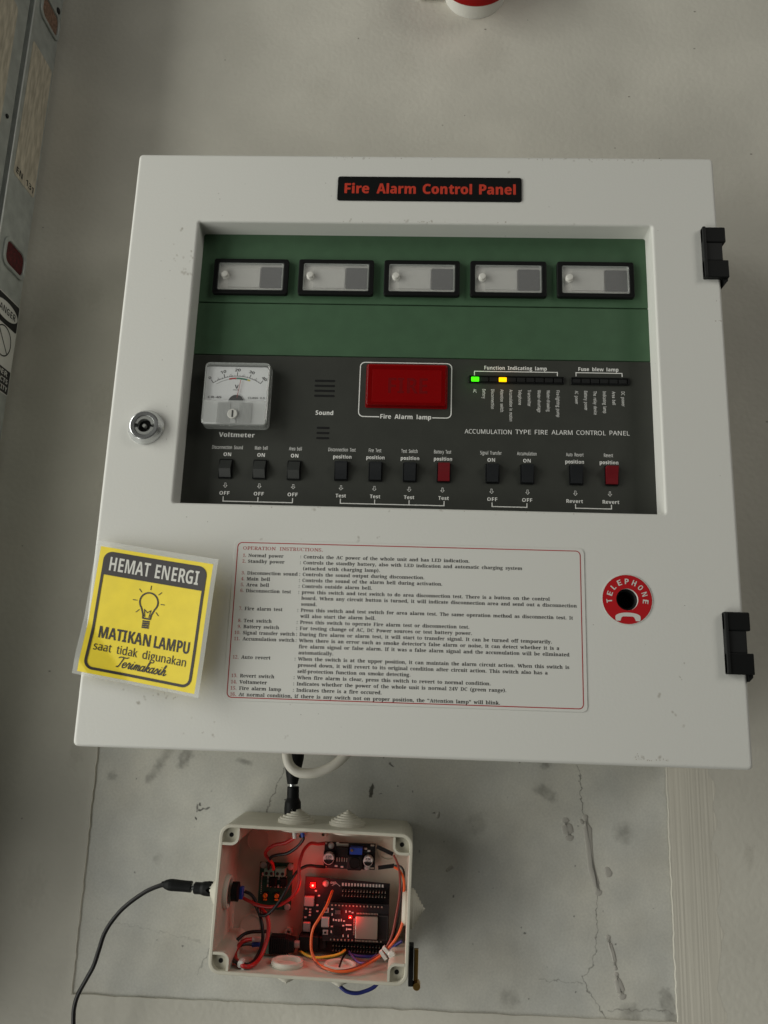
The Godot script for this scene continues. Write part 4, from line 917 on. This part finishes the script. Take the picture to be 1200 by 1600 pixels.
func electronics():
	var st: SurfaceTool
	# small green board with two screw terminals
	var T := thing("relay_board", "small green circuit board with two screw terminals, left in the junction box", "circuit board", V(-108.5, -386, 4))
	st = tool(); box(st, -122.6, -94.6, -385.6, -348.8, 9, 10.6); part(T, "board", st, M.pcb_green)
	for x in [-113.3, -104.0]:
		var H := hub(T, "screw_terminal", V(x, -355.0, 10.6)); st = tool(); box(st, -4.3, 4.3, -3.2, 3.4, 0, 8.5, 0.4); part(H, "block", st, M.term_green)
		st = tool()
		for s in [-2.1, 2.1]: lathe(st, [[1.35, 8.3], [1.35, 8.6], [0.01, 8.6]], V(s, -0.9, 0), Vector3(0, 0, 1), 14)
		part(H, "screw_well", st, M.hole)
	for x in [-110.5, -101.5]:
		var H := hub(T, "opto_chip", V(x, -363.6, 10.6)); st = tool(); box(st, -3.0, 3.0, -3.3, 3.3, 0.4, 3.8, 0.3); part(H, "body", st, M.black)
		st = tool()
		for s in [-1.9, 1.9]:
			for e in [-4.0, 4.0]: box(st, s - 0.5, s + 0.5, e - 0.5, e + 0.5, 0, 1.5, 0.1)
		part(H, "pin", st, M.tin).set_meta("kind", "stuff")
	for x in [-116.2, -106.6]:
		var H := hub(T, "jumper_block", V(x, -375.2, 10.6)); st = tool(); box(st, -2.2, 2.2, -3.4, 3.4, 0, 2.5, 0.3); part(H, "block", st, M.black2)
		st = tool(); lathe(st, [[1.9, 2.4], [1.9, 3.4], [1.5, 3.7], [0.7, 3.4], [0.01, 3.4]], V(0, 0.9, 0), Vector3(0, 0, 1), 14); box(st, -1.5, 1.5, -2.9, -1.6, 2.4, 3.2, 0.3); part(H, "contact", st, M.orange_part)
	st = tool()
	for v in [[-114.9, -360.5], [-114.9, -366.8], [-105.9, -361.0], [-105.9, -367.0], [-114.9, -363.5], [-119.5, -358.0]]: box(st, v[0] - 0.7, v[0] + 0.7, v[1] - 1.2, v[1] + 1.2, 10.6, 11.6, 0.1)
	for i in 9: box(st, -120.6, -120.1, -361 - i * 1.6, -360.2 - i * 1.6, 10.6, 10.75, 0.02)
	part(T, "chip_resistor", st, M.white).set_meta("kind", "stuff")
	for v in [[-119.6, -351.0], [-96.6, -351.6], [-97.4, -383.0]]: screw(T, v[0], v[1], 10.6, 2.7)
	# step-down converter
	T = thing("buck_converter_board", "small black voltage converter board with two capacitors and a blue trimmer", "circuit board", V(-47, -352, 4))
	st = tool(); box(st, -68.6, -25.4, -351.6, -330.9, 9, 10.6); part(T, "board", st, M.pcb_black)
	for c in [[-64.0, -342.6, 4.6], [-30.9, -343.3, 4.0]]:
		var H := hub(T, "capacitor", V(c[0], c[1], 10.6)); st = tool(); lathe(st, [[c[2], 0.0], [c[2], 8.6], [c[2] - 0.4, 9.2], [0.01, 9.2]], Vector3.ZERO, Vector3(0, 0, 1), 28); part(H, "can", st, M.cap_top)
		st = tool(); var sg := PackedVector2Array()
		for i in 13: var a := PI + 0.15 + (PI - 0.3) * i / 12.0; sg.append(Vector2(cos(a), sin(a)) * (c[2] - 0.5))
		prism(st, sg, 9.2, 9.35); part(H, "polarity_mark", st, M.black)
		st = tool(); letters(st, bold, "220", -c[2] * 0.55, 1.0, 1.6, c[2] * 1.1, 9.4); letters(st, bold, "35V", -c[2] * 0.55, -1.2, 1.6, c[2] * 1.1, 9.4); part(H, "lettering", st, M.ink)
		st = tool(); box(st, -c[2] - 0.3, c[2] + 0.3, -c[2] - 0.3, c[2] + 0.3, -0.05, 1.2, 0.4); part(H, "foot", st, M.black)
	var I := hub(T, "inductor", V(-42.6, -345.8, 10.6)); st = tool(); box(st, -6.2, 6.2, -6.0, 6.0, 0, 5.2, 1.4); part(I, "core", st, M.black2)
	st = tool(); lathe(st, [[4.6, 5.2], [4.6, 5.9], [4.2, 6.1], [3.9, 5.6], [0.01, 5.6]], Vector3.ZERO, Vector3(0, 0, 1), 28); part(I, "coil", st, M.black)
	I = hub(T, "trimmer", V(-41.2, -335.8, 10.6)); st = tool(); box(st, -5.2, 5.2, -2.7, 2.7, 0, 8.8, 0.3); part(I, "block", st, M.blue)
	st = tool(); lathe(st, [[1.1, 8.8], [1.1, 9.6], [0.01, 9.6]], V(-3.6, 0.6, 0), Vector3(0, 0, 1), 14); part(I, "adjusting_screw", st, M.brass)
	I = hub(T, "regulator_chip", V(-53.3, -337.6, 10.6)); st = tool(); box(st, -5.2, 5.2, -4.5, 3.6, 0.1, 4.4, 0.3); part(I, "body", st, M.black)
	st = tool(); box(st, -5.1, 5.1, 3.7, 6.2, 0.1, 1.4, 0.2); part(I, "tab", st, M.tin)
	for i in 5: st = tool(); box(st, -4.6 + 2.1 * i, -3.8 + 2.1 * i, -8.4, -4.6, 0.1, 0.9, 0.1); part(I, "lead", st, M.tin)
	for v in [[-62.9, -333.6], [-31.9, -349.6]]: screw(T, v[0], v[1], 10.6, 2.6)
	st = tool()
	for v in [[-68.0, -331.9], [-67.6, -350.2], [-28.0, -332.2], [-27.6, -350.0]]: box(st, v[0] - 1.6, v[0] + 1.6, v[1] - 0.7, v[1] + 0.7, 10.6, 11.8, 0.3)
	part(T, "solder_joint", st, M.tin).set_meta("kind", "stuff")
	st = tool()
	for v in [[-58, -349.5], [-53, -350], [-33.6, -335.0], [-30.8, -336.6], [-57.5, -331.4]]: box(st, v[0] - 1.2, v[0] + 1.2, v[1] - 0.7, v[1] + 0.7, 10.6, 11.4, 0.1)
	part(T, "chip_resistor", st, M.card).set_meta("kind", "stuff")
	# carrier board with its header rows
	T = thing("carrier_board", "black expansion board with header rows and a glowing red lamp, under the microcontroller board", "circuit board", V(-48, -415, 4))
	st = tool(); prism(st, PackedVector2Array([Vector2(-83.6, -414.6), Vector2(-12.6, -415.4), Vector2(-12.2, -360.8), Vector2(-83.0, -357.6)]), 14, 15.6); part(T, "board", st, M.pcb_black)
	for r in [[-366.2, -52.0, -14.4], [-369.6, -52.0, -14.6], [-407.4, -58.0, -15.4], [-411.0, -58.0, -15.4]]:
		var H := hub(T, "pin_header", V(0, r[0], 15.6)); st = tool(); box(st, r[1], r[2], -1.25, 1.25, 0, 2.5, 0.2); part(H, "strip", st, M.black)
		pins(H, "pin", r[1] + 1.3, r[2] - 1.3, 0, 15 if r[1] > -55 else 17, 2.4, 8.5, 0.32, M.tin)
	for r in [[-377.2, -60.0, -14.6], [-401.0, -60.0, -14.8]]:
		var H := hub(T, "socket_strip", V(0, r[0], 15.6)); st = tool(); box(st, r[1], r[2], -1.3, 1.3, 0, 8.5, 0.2); part(H, "strip", st, M.black)
	st = tool(); letters(st, bold, "GND", -62, -362.6, 1.7, 0, 15.7); ribbon(st, [Vector2(-60.5, -364.0), Vector2(-57, -362.0), Vector2(-53.6, -364.2)], 0.35, 15.7)
	for i in 14: box(st, -51.4 + 2.55 * i - 0.7, -51.4 + 2.55 * i + 0.7, -363.9, -361.5, 15.6, 15.75, 0.02)
	part(T, "print_line", st, M.card).set_meta("kind", "stuff")
	screw(T, -65.6, -362.4, 15.6, 2.7)
	var U := hub(T, "usb_socket", V(-78.4, -376.2, 15.6)); st = tool(); box(st, -4.4, 4.0, -3.8, 3.8, 0, 3.2, 0.5); part(U, "shell", st, M.steel)
	U = hub(T, "power_switch", V(-79.6, -395.6, 15.6)); st = tool(); box(st, -3.0, 3.2, -3.6, 3.6, 0, 4.0, 0.4); part(U, "shell", st, M.steel)
	st = tool()
	for v in [[-81.0, -382.4], [-77.6, -382.8], [-77.6, -385.0], [-77.6, -387.2], [-81.2, -389.0], [-71.8, -379.4], [-71.6, -384.0], [-70.8, -372.0], [-73.6, -368.4]]: box(st, v[0] - 0.9, v[0] + 0.9, v[1] - 0.55, v[1] + 0.55, 15.6, 16.6, 0.1)
	part(T, "chip_resistor", st, M.white).set_meta("kind", "stuff")
	st = tool(); box(st, -78.4, -74.2, -366.0, -362.2, 15.6, 17.6, 0.5); part(T, "red_led", st, glow(Color(1.0, 0.03, 0.03), 5.0), "glowing red power lamp")
	st = tool(); box(st, -77.0, -75.6, -364.8, -363.4, 17.6, 18.2, 0.3); part(T, "red_led_core", st, glow(Color(1.0, 0.42, 0.34), 7.0))
	led_light(T, V(-76.3, -364.1, 29.5), Color(1.0, 0.02, 0.02), 0.0005)
	U = hub(T, "power_jack", V(-76.6, -405.8, 15.6)); st = tool(); box(st, -8.2, 8.0, -5.6, 5.6, 0, 11.5, 0.6); part(U, "housing", st, M.black)
	st = tool(); box(st, 8.0, 14.0, -4.6, 4.6, 0, 8.5, 0.8); part(U, "barrel", st, M.black2)
	# microcontroller board
	T = thing("microcontroller_board", "black microcontroller board with a silver metal shield, plugged on the carrier board", "circuit board", V(-38.5, -403, 24))
	st = tool(); box(st, -65.4, -12.0, -403.2, -374.2, 25.6, 27.2, 0.2); part(T, "board", st, M.pcb_black)
	var S := hub(T, "radio_module", V(-24.5, -391.6, 27.2)); st = tool(); box(st, -15.2, 12.0, -9.6, 9.8, 0, 0.9, 0.1); part(S, "module_board", st, M.pcb_black)
	st = tool(); slab(st, -5.4, 0.4, 17.8, 16.8, 0.9, 3.6, 0.8, 0.4); part(S, "shield", st, M.tin)
	st = tool(); ribbon(st, [Vector2(4.8, 8.8), Vector2(11.2, 8.8), Vector2(11.2, -8.6), Vector2(4.8, -8.6)], 0.3, 1.0); part(S, "antenna_trace", st, M.smoke)
	st = tool()
	for i in 14: box(st, -13.4 + 1.27 * i - 0.4, -13.4 + 1.27 * i + 0.4, 9.6, 10.8, 0.1, 0.95, 0.05); box(st, -13.4 + 1.27 * i - 0.4, -13.4 + 1.27 * i + 0.4, -10.6, -9.4, 0.1, 0.95, 0.05)
	for i in 10: box(st, -16.2, -15.0, -5.6 + 1.27 * i - 0.4, -5.6 + 1.27 * i + 0.4, 0.1, 0.95, 0.05)
	part(S, "solder_pad", st, M.tin).set_meta("kind", "stuff")
	pins(T, "solder_pin", -58.6, -18.0, -375.9, 15, 27.1, 28.6, 0.55, M.tin); pins(T, "solder_pin", -58.6, -18.0, -401.6, 15, 27.1, 28.6, 0.55, M.tin)
	U = hub(T, "usb_socket", V(-63.2, -388.6, 27.2)); st = tool(); box(st, -3.4, 2.8, -3.8, 3.8, 0, 2.8, 0.6); part(U, "shell", st, M.steel)
	for v in [[-63.4, -380.0], [-63.2, -396.4]]:
		U = hub(T, "push_button", V(v[0], v[1], 27.2)); st = tool(); box(st, -2.0, 2.2, -1.8, 1.8, 0, 1.6, 0.3); part(U, "case", st, M.steel)
		st = tool(); lathe(st, [[0.9, 1.6], [0.9, 2.3], [0.01, 2.3]], Vector3.ZERO, Vector3(0, 0, 1), 14); part(U, "cap", st, M.black)
	U = hub(T, "bridge_chip", V(-53.0, -395.0, 27.2)); st = tool(); box(st, -3.0, 3.0, -3.0, 3.0, 0, 1.0, 0.1); part(U, "body", st, M.black)
	U = hub(T, "regulator_chip", V(-53.6, -381.0, 27.2)); st = tool(); box(st, -2.2, 2.2, -1.6, 1.6, 0, 1.6, 0.2); part(U, "body", st, M.smoke)
	st = tool(); var rg := RandomNumberGenerator.new(); rg.seed = 4
	for v in [[-58.4, -379.0], [-58.2, -383.0], [-58.2, -392.0], [-58.4, -396.0], [-57.0, -387.0], [-54.8, -387.2], [-52.6, -387.2], [-50.6, -387.0], [-48.4, -387.6], [-46.2, -390.4], [-44.6, -390.4], [-43.0, -390.4], [-46.0, -393.6], [-44.4, -393.6], [-43.0, -393.6], [-48.8, -391.0], [-48.6, -398.6], [-44.6, -398.6], [-47.0, -380.4], [-44.0, -380.2], [-41.6, -381.0]]:
		if rg.randf() < 0.5: box(st, v[0] - 0.45, v[0] + 0.45, v[1] - 0.9, v[1] + 0.9, 27.2, 28.0, 0.1)
		else: box(st, v[0] - 0.8, v[0] + 0.8, v[1] - 0.45, v[1] + 0.45, 27.2, 28.0, 0.1)
	part(T, "chip_resistor", st, M.card).set_meta("kind", "stuff")
	st = tool(); box(st, -44.6, -42.2, -385.5, -383.5, 27.2, 28.2, 0.2); part(T, "red_led", st, glow(Color(1.0, 0.06, 0.05), 5.0), "glowing red power lamp")
	st = tool(); box(st, -43.9, -43.1, -384.9, -384.2, 28.2, 28.6, 0.15); part(T, "red_led_core", st, glow(Color(1.0, 0.5, 0.42), 7.0))
	led_light(T, V(-43.5, -384.5, 39.5), Color(1.0, 0.02, 0.02), 0.0003)
	# screw-terminal plug
	T = thing("power_plug_adapter", "black ribbed power plug adapter lying at the bottom of the junction box", "plug", V(-98, -407, 20))
	st = tool(); box(st, -110.2, -107.2, -413.2, -400.0, 20, 33, 0.5); part(T, "screw_terminal", st, M.term_green)
	st = tool(); var lo := []
	for s in [[-107.2, 13.2], [-95.0, 13.2], [-90.5, 10.2], [-87.6, 9.8]]:
		var l := PackedVector3Array()
		for p in rr(0, 0, s[1], 13, 2.5, 4): l.append(V(s[0], -406.7 + p.x, 27.0 + p.y))
		lo.append(l)
	loft(st, lo); part(T, "housing", st, M.black)
	for i in 9: st = tool(); box(st, -106.0 + i * 1.7, -105.2 + i * 1.7, -412.6, -400.8, 33.3, 34.0, 0.15); part(T, "grip_rib", st, M.black2)
	st = tool(); lathe(st, [[2.8, 0], [2.8, 4.2], [0.01, 4.2]], V(-87.8, -406.4, 27), Vector3(1, 0, 0), 20); part(T, "barrel", st, M.steel)

# ------------------------------------------------------------------ wires in the box
func wire(called: String, pts: Array, r: float, m: Material, label: String, group := "wires in the junction box"):
	var st := tool(); tube(st, pts, r, 10, 6); return whole(called, st, m, label, "wire", group)

func ferrule(a: Vector3, b: Vector3, m: Material, label: String):
	var st := tool(); lathe(st, [[1.9, 0], [2.0, 0.6], [1.6, a.distance_to(b)], [0.01, a.distance_to(b)]], a, (b - a).normalized(), 16); whole("wire_ferrule", st, m, label, "ferrule")

func wires():
	wire("red_wire", [V(-89.0, -322.0, 45), V(-97.6, -327.6, 40), V(-106.4, -330.2, 36), V(-113.2, -334.5, 32), V(-115.7, -339.3, 28), V(-112.2, -344.1, 26), V(-110.0, -347.6, 23), V(-109.8, -353.0, 18)], 1.4, M.red_wire, "red wire from the left top grommet to the green board")
	wire("black_wire", [V(-83.1, -320.7, 45), V(-83.2, -324.4, 44), V(-88.3, -330.8, 40), V(-96.2, -336.4, 36), V(-105.2, -338.8, 32), V(-111.0, -341.7, 28), V(-113.2, -347.4, 23), V(-113.8, -353.0, 18)], 1.3, M.black_wire, "black wire from the left top grommet to the green board")
	ferrule(V(-90.7, -314.0, 46), V(-89.8, -323.2, 45), M.white, "white ferrule under the left top grommet"); ferrule(V(-84.2, -314.5, 46), V(-83.2, -321.7, 45), M.blue, "blue ferrule under the left top grommet")
	wire("red_wire", [V(-68.6, -331.6, 14), V(-73.5, -331.1, 20), V(-79.1, -330.3, 24), V(-83.6, -334.4, 26), V(-85.6, -339.4, 28), V(-86.7, -345.0, 30), V(-86.5, -351.1, 32), V(-85.4, -357.2, 34), V(-87.0, -363.9, 36), V(-91.9, -370.0, 38), V(-98.9, -374.2, 40), V(-107.1, -376.4, 40), V(-117.1, -376.0, 38), V(-124.6, -374.0, 36), V(-131.7, -371.6, 34)], 1.35, M.red_wire, "long red wire looping from the converter board to the left grommet")
	wire("black_wire", [V(-67.6, -350.0, 14), V(-72.5, -348.7, 20), V(-81.0, -347.9, 24), V(-87.8, -350.9, 30), V(-92.2, -357.0, 36), V(-95.4, -363.9, 40), V(-99.5, -371.2, 42), V(-104.6, -377.8, 42), V(-110.8, -382.6, 40), V(-116.0, -382.3, 38), V(-118.5, -375.9, 36), V(-123.9, -369.6, 34), V(-129.9, -367.0, 34)], 1.3, M.black_wire, "long black wire looping from the converter board to the left grommet")
	wire("red_wire", [V(-124.0, -374.6, 33), V(-118.6, -377.9, 34), V(-113.0, -380.8, 36), V(-108.8, -386.5, 38), V(-107.6, -395.3, 40), V(-109.0, -404.1, 44), V(-111.6, -411.0, 51), V(-114.6, -412.6, 62), V(-118.6, -413.2, 64), V(-122.9, -412.2, 64), V(-129.6, -411.6, 53), V(-132.6, -409.4, 40), V(-128.0, -403.5, 36), V(-120.9, -402.9, 32)], 1.6, M.red_wire, "thick red wire coiled in the box's lower left corner")
	wire("black_wire", [V(-120.5, -377.0, 34), V(-117.5, -381.5, 34), V(-114.2, -388.5, 36), V(-112.2, -397.3, 38), V(-112.5, -406.1, 42), V(-115.0, -411.8, 50), V(-117.0, -412.2, 60), V(-120.4, -412.6, 62), V(-126.3, -412.0, 61), V(-132.7, -411.6, 51), V(-135.9, -408.4, 36), V(-132.0, -402.4, 30), V(-124.7, -399.4, 26), V(-112.0, -399.4, 22)], 1.4, M.black_wire, "thick black wire coiled in the box's lower left corner")
	wire("black_wire", [V(-121.4, -412.4, 60), V(-129.9, -411.8, 52), V(-133.5, -409.4, 40), V(-127.8, -405.9, 36), V(-120.0, -406.7, 32)], 1.2, M.black_wire, "short black wire ending in the blue ferrule at the plug adapter")
	ferrule(V(-121.5, -403.0, 32), V(-113.5, -402.8, 32), M.white, "white ferrule beside the ribbed plug adapter"); ferrule(V(-121.3, -406.7, 32), V(-113.3, -406.4, 32), M.blue, "blue ferrule beside the ribbed plug adapter")
	wire("orange_wire", [V(-59.0, -365.8, 26), V(-59.9, -368.4, 38), V(-61.8, -373.1, 46), V(-66.4, -380.6, 50), V(-70.4, -387.2, 52), V(-71.8, -395.5, 52), V(-70.8, -404.6, 52), V(-65.9, -411.2, 55), V(-58.0, -412.6, 62), V(-49.5, -413.6, 64), V(-40.8, -413.0, 64), V(-32.5, -411.6, 60), V(-24.6, -410.9, 48), V(-17.3, -406.7, 46), V(-10.7, -400.2, 46), V(-4.9, -392.4, 46), V(-1.2, -383.2, 46), V(-0.3, -373.9, 44), V(-0.3, -362.8, 40), V(-0.6, -353.9, 34), V(-3.8, -348.6, 26), V(-8.6, -346.9, 20)], 1.05, M.orange_wire, "orange wire in a wide loop over the microcontroller board")
	wire("brown_wire", [V(-72.4, -402.0, 46), V(-70.6, -407.6, 49), V(-65.5, -412.0, 57), V(-57.5, -413.4, 61), V(-49.5, -414.2, 61), V(-40.8, -412.9, 61), V(-32.8, -411.2, 57), V(-24.7, -410.0, 46), V(-17.3, -405.0, 45), V(-12.6, -399.9, 45), V(-8.7, -391.7, 44), V(-6.4, -380.3, 42), V(-4.2, -367.0, 38), V(-3.6, -355.9, 34), V(-4.3, -349.5, 30), V(-6.1, -343.1, 26), V(-9.5, -337.3, 22)], 0.9, M.brown_wire, "dark red brown wire beside the orange loop")
	wire("black_wire", [V(-9.0, -345.6, 20), V(-3.7, -345.6, 22), V(-0.9, -349.1, 24), V(-0.6, -354.9, 28), V(-2.0, -361.6, 28), V(-3.2, -374.0, 24), V(-5.6, -392.0, 20), V(-9.0, -404.0, 18)], 0.85, M.black_wire, "thin black wire along the box's right side")
	wire("yellow_wire", [V(-84.2, -411.6, 24), V(-81.4, -412.0, 28), V(-75.0, -412.8, 34), V(-66.9, -412.6, 37), V(-55.8, -411.4, 35), V(-49.8, -409.7, 34), V(-46.6, -409.0, 28)], 0.95, M.yellow_wire, "yellow wire curving under the power jack")
	wire("green_wire", [V(-83.5, -411.8, 20), V(-76.0, -413.6, 28), V(-68.0, -414.0, 33), V(-56.4, -413.8, 32), V(-46.8, -412.2, 24)], 0.9, M.green_wire, "green wire behind the yellow wire under the power jack")
	wire("purple_wire", [V(-43.8, -411.0, 24), V(-39.0, -412.6, 34), V(-34.0, -413.4, 42), V(-27.6, -412.8, 42), V(-21.6, -411.4, 28)], 0.9, M.purple_wire, "purple wire below the carrier board")
	wire("blue_wire", [V(-43.6, -412.0, 27), V(-32.7, -412.5, 30), V(-20.6, -412.0, 28), V(-11.0, -408.0, 26), V(-5.6, -403.4, 28), V(-1.0, -400.0, 30)], 1.2, M.blue_wire, "blue wire from the carrier board to the box's right wall")
	wire("black_wire", [V(-44.0, -410.0, 22), V(-47.6, -412.6, 34), V(-48.7, -413.6, 46), V(-48.8, -414.2, 54)], 0.8, M.black_wire, "thin black wire going into the right bottom grommet")
	for c in [[V(-24.1, -331.8, 17), V(-10.3, -337.0, 19), "black wire connector beside the right capacitor, upper one"], [V(-22.4, -348.4, 17), V(-8.9, -346.0, 18), "black wire connector beside the right capacitor, lower one"]]:
		var u: Vector3 = (c[1] - c[0]).normalized(); var n := Vector3(-u.y, u.x, 0).normalized() * 1.4; var st := tool(); var lo := []
		for e in [c[0], c[1]]: lo.append(PackedVector3Array([e - n - V(0, 0, 1.3), e + n - V(0, 0, 1.3), e + n + V(0, 0, 1.3), e - n + V(0, 0, 1.3)]))
		loft(st, lo); whole("wire_connector", st, M.black, c[2], "connector")
	# nut and terminal inside the left grommet
	var T := thing("cable_gland_connector", "dark connector with a blue terminal sticking in through the left grommet", "connector", V(-143, -366, 42))
	var st := tool(); lathe(st, [[7.4, 0], [7.4, 5.0], [6.0, 5.4], [0.01, 5.4]], V(-138.6, -366.0, 40), Vector3(1, 0, 0), 28); part(T, "nut", st, M.black)
	st = tool(); box(st, -135.2, -130.6, -372.6, -363.4, 31.5, 37.5, 0.8); part(T, "terminal", st, M.blue)
	# cable clips
	T = thing("cable_tie", "white cable tie round the orange loop at the lower right", "cable tie", V(-14, -405, 46))
	st = tool(); var lo2 := []
	for p in [[V(-17.6, -403.0, 0), V(-13.0, -408.6, 0)], [V(-15.4, -400.2, 0), V(-10.8, -404.6, 0)]]:
		st = tool(); var a: Vector3 = p[0]; var e: Vector3 = p[1]; var n := (e - a).normalized().cross(Vector3(0, 0, 1)) * 1.3
		loft(st, [PackedVector3Array([a - n + V(0, 0, 44), a + n + V(0, 0, 44), e + n + V(0, 0, 44), e - n + V(0, 0, 44)]), PackedVector3Array([a - n + V(0, 0, 48.6), a + n + V(0, 0, 48.6), e + n + V(0, 0, 48.6), e - n + V(0, 0, 48.6)])]); part(T, "strap", st, M.white)
	st = tool(); lathe(st, [[2.9, 46.5], [2.9, 50.6], [2.4, 51.2], [0.01, 51.2]], V(-8.7, -404.4, 0), Vector3(0, 0, 1), 8); part(T, "head", st, M.white)
	T = thing("cable_tie", "white cable tie round the coil at the lower left", "cable tie", V(-124, -413, 62))
	st = tool(); slab(st, -123.8, -411.6, 4.6, 5.0, 58, 65.2, 1.6, 0.8); part(T, "head", st, M.white); st = tool(); slab(st, -121.9, -414.0, 2.8, 4.4, 58, 64.6, 0.8, 0.6); part(T, "strap", st, M.white)

# ------------------------------------------------------------------ cables outside the box
func toothed(st: SurfaceTool, o: Vector3, axis: Vector3, r0: float, r1: float, l: float, tooth: float):
	# a rubber sleeve cut to points at its far end
	var lo := turned([[0.01, 0.0], [r0 - 0.4, 0.0], [r0, 0.6], [r0, l * 0.42], [r1, l * 0.6], [r1 + 0.3, l]], o, axis, 40)
	var e: PackedVector3Array = lo[-1]
	for i in e.size():
		var a := absf(fmod(i / 40.0 * 4.0 + 0.5, 1.0) - 0.5) * 2.0
		e[i] += axis * tooth * (a - 0.5) * 2.0
	lo[-1] = e; loft(st, lo, false, false)

func outside_cables():
	# power lead from above
	var T := thing("upper_power_plug", "black tapered plug hanging from under the cabinet above the junction box", "plug", V(-95, -284, 40))
	var st := tool(); lathe(st, [[4.4, 0], [4.6, 1.2], [8.2, 19.5], [8.4, 24], [8.2, 44], [6.0, 47], [0.01, 47]], V(-94.7, -281.8, 40), Vector3(0, 1, 0), 32); part(T, "housing", st, M.black)
	st = tool(); lathe(st, [[2.9, -3.4], [2.9, 0.2], [0.01, 0.2]], V(-94.6, -281.8, 40), Vector3(0, 1, 0), 24); part(T, "barrel", st, M.chrome)
	st = tool(); toothed(st, V(-94.0, -283.8, 40), Vector3(0.03, -1, 0).normalized(), 4.9, 6.6, 20.5, 4.0); whole("upper_power_socket", st, M.black, "black power socket with its cut sleeve over the left top grommet", "socket")
	st = tool(); tube(st, [V(-99.0, -236, 58), V(-98.6, -250, 60), V(-97.2, -260, 61), V(-94.0, -266.2, 62), V(-87.5, -270.4, 62), V(-78.9, -271.0, 62), V(-70.3, -269.3, 61), V(-60.1, -264.6, 60), V(-51.0, -256.5, 58), V(-44, -246, 55), V(-40, -238, 52)], 3.9, 20, 6); whole("white_cable", st, M.white_cable, "thick white cable looping out from under the cabinet", "cable")
	# lead from the left
	T = thing("left_power_lead", "thin black power lead with plug curving down at the left of the junction box", "cable", V(-196, -364, 35))
	st = tool(); tube(st, [V(-195.0, -364.4, 35), V(-200, -365.4, 35), V(-210.8, -370.3, 35), V(-224.3, -380.1, 35), V(-233.4, -389.7, 35), V(-240.8, -401.8, 35), V(-244.3, -414.9, 35), V(-247.3, -426.6, 35), V(-252.5, -437.0, 34), V(-258.3, -448.7, 33), V(-260.6, -458.9, 32), V(-260.4, -468.9, 31), V(-259, -490, 28), V(-255, -560, 22), V(-254, -700, 15)], 1.75, 14, 7); part(T, "cord", st, M.black_wire)
	st = tool(); lathe(st, [[1.9, -2.0], [2.6, 0], [3.4, 1.2], [4.4, 4.5], [4.6, 7.0], [4.3, 18], [4.4, 22.6], [3.9, 23.2], [0.01, 23.2]], V(-196.2, -364.0, 35), Vector3(1, -0.045, 0).normalized(), 28); part(T, "plug", st, M.black)
	st = tool(); lathe(st, [[2.8, 0], [2.8, 3.6], [0.01, 3.6]], V(-173.1, -365.1, 35), Vector3(1, -0.04, 0).normalized(), 24); part(T, "barrel", st, M.chrome)
	st = tool(); toothed(st, V(-170.6, -365.6, 36), Vector3(1, 0.0, 0.05).normalized(), 4.6, 5.4, 13.5, 3.0); whole("left_power_socket", st, M.black, "black power socket with its cut sleeve over the left grommet", "socket")
	# aerial with a brass end at the lower right
	T = thing("aerial", "small black aerial with a brass strip and tube end at the box's lower right", "aerial", V(8, -432, 30))
	st = tool(); box(st, 4.6, 8.6, -431.0, -402.0, 24, 36, 0.6); part(T, "body", st, M.black)
	st = tool(); box(st, 8.9, 12.4, -428.4, -405.0, 28, 32, 0.4); part(T, "strip", st, M.brass)
	st = tool(); lathe(st, [[1.7, 9.4], [1.7, -0.2], [2.6, -0.2], [3.0, 0.4], [3.0, 9.4], [2.7, 9.9], [1.9, 9.9]], V(11.4, -430.8, 26), Vector3(0, 0, 1), 28); part(T, "tube_end", st, M.brass)
	st = tool(); tube(st, [V(-53.0, -428.0, 30), V(-51.6, -431.8, 31), V(-45.3, -436.9, 32), V(-37.6, -438.6, 32), V(-30.0, -437.4, 31), V(-20.9, -433.0, 30), V(-16, -424, 28)], 1.5, 12, 6); whole("blue_wire_loop", st, M.blue_wire, "dark blue wire looping out under the junction box", "wire")
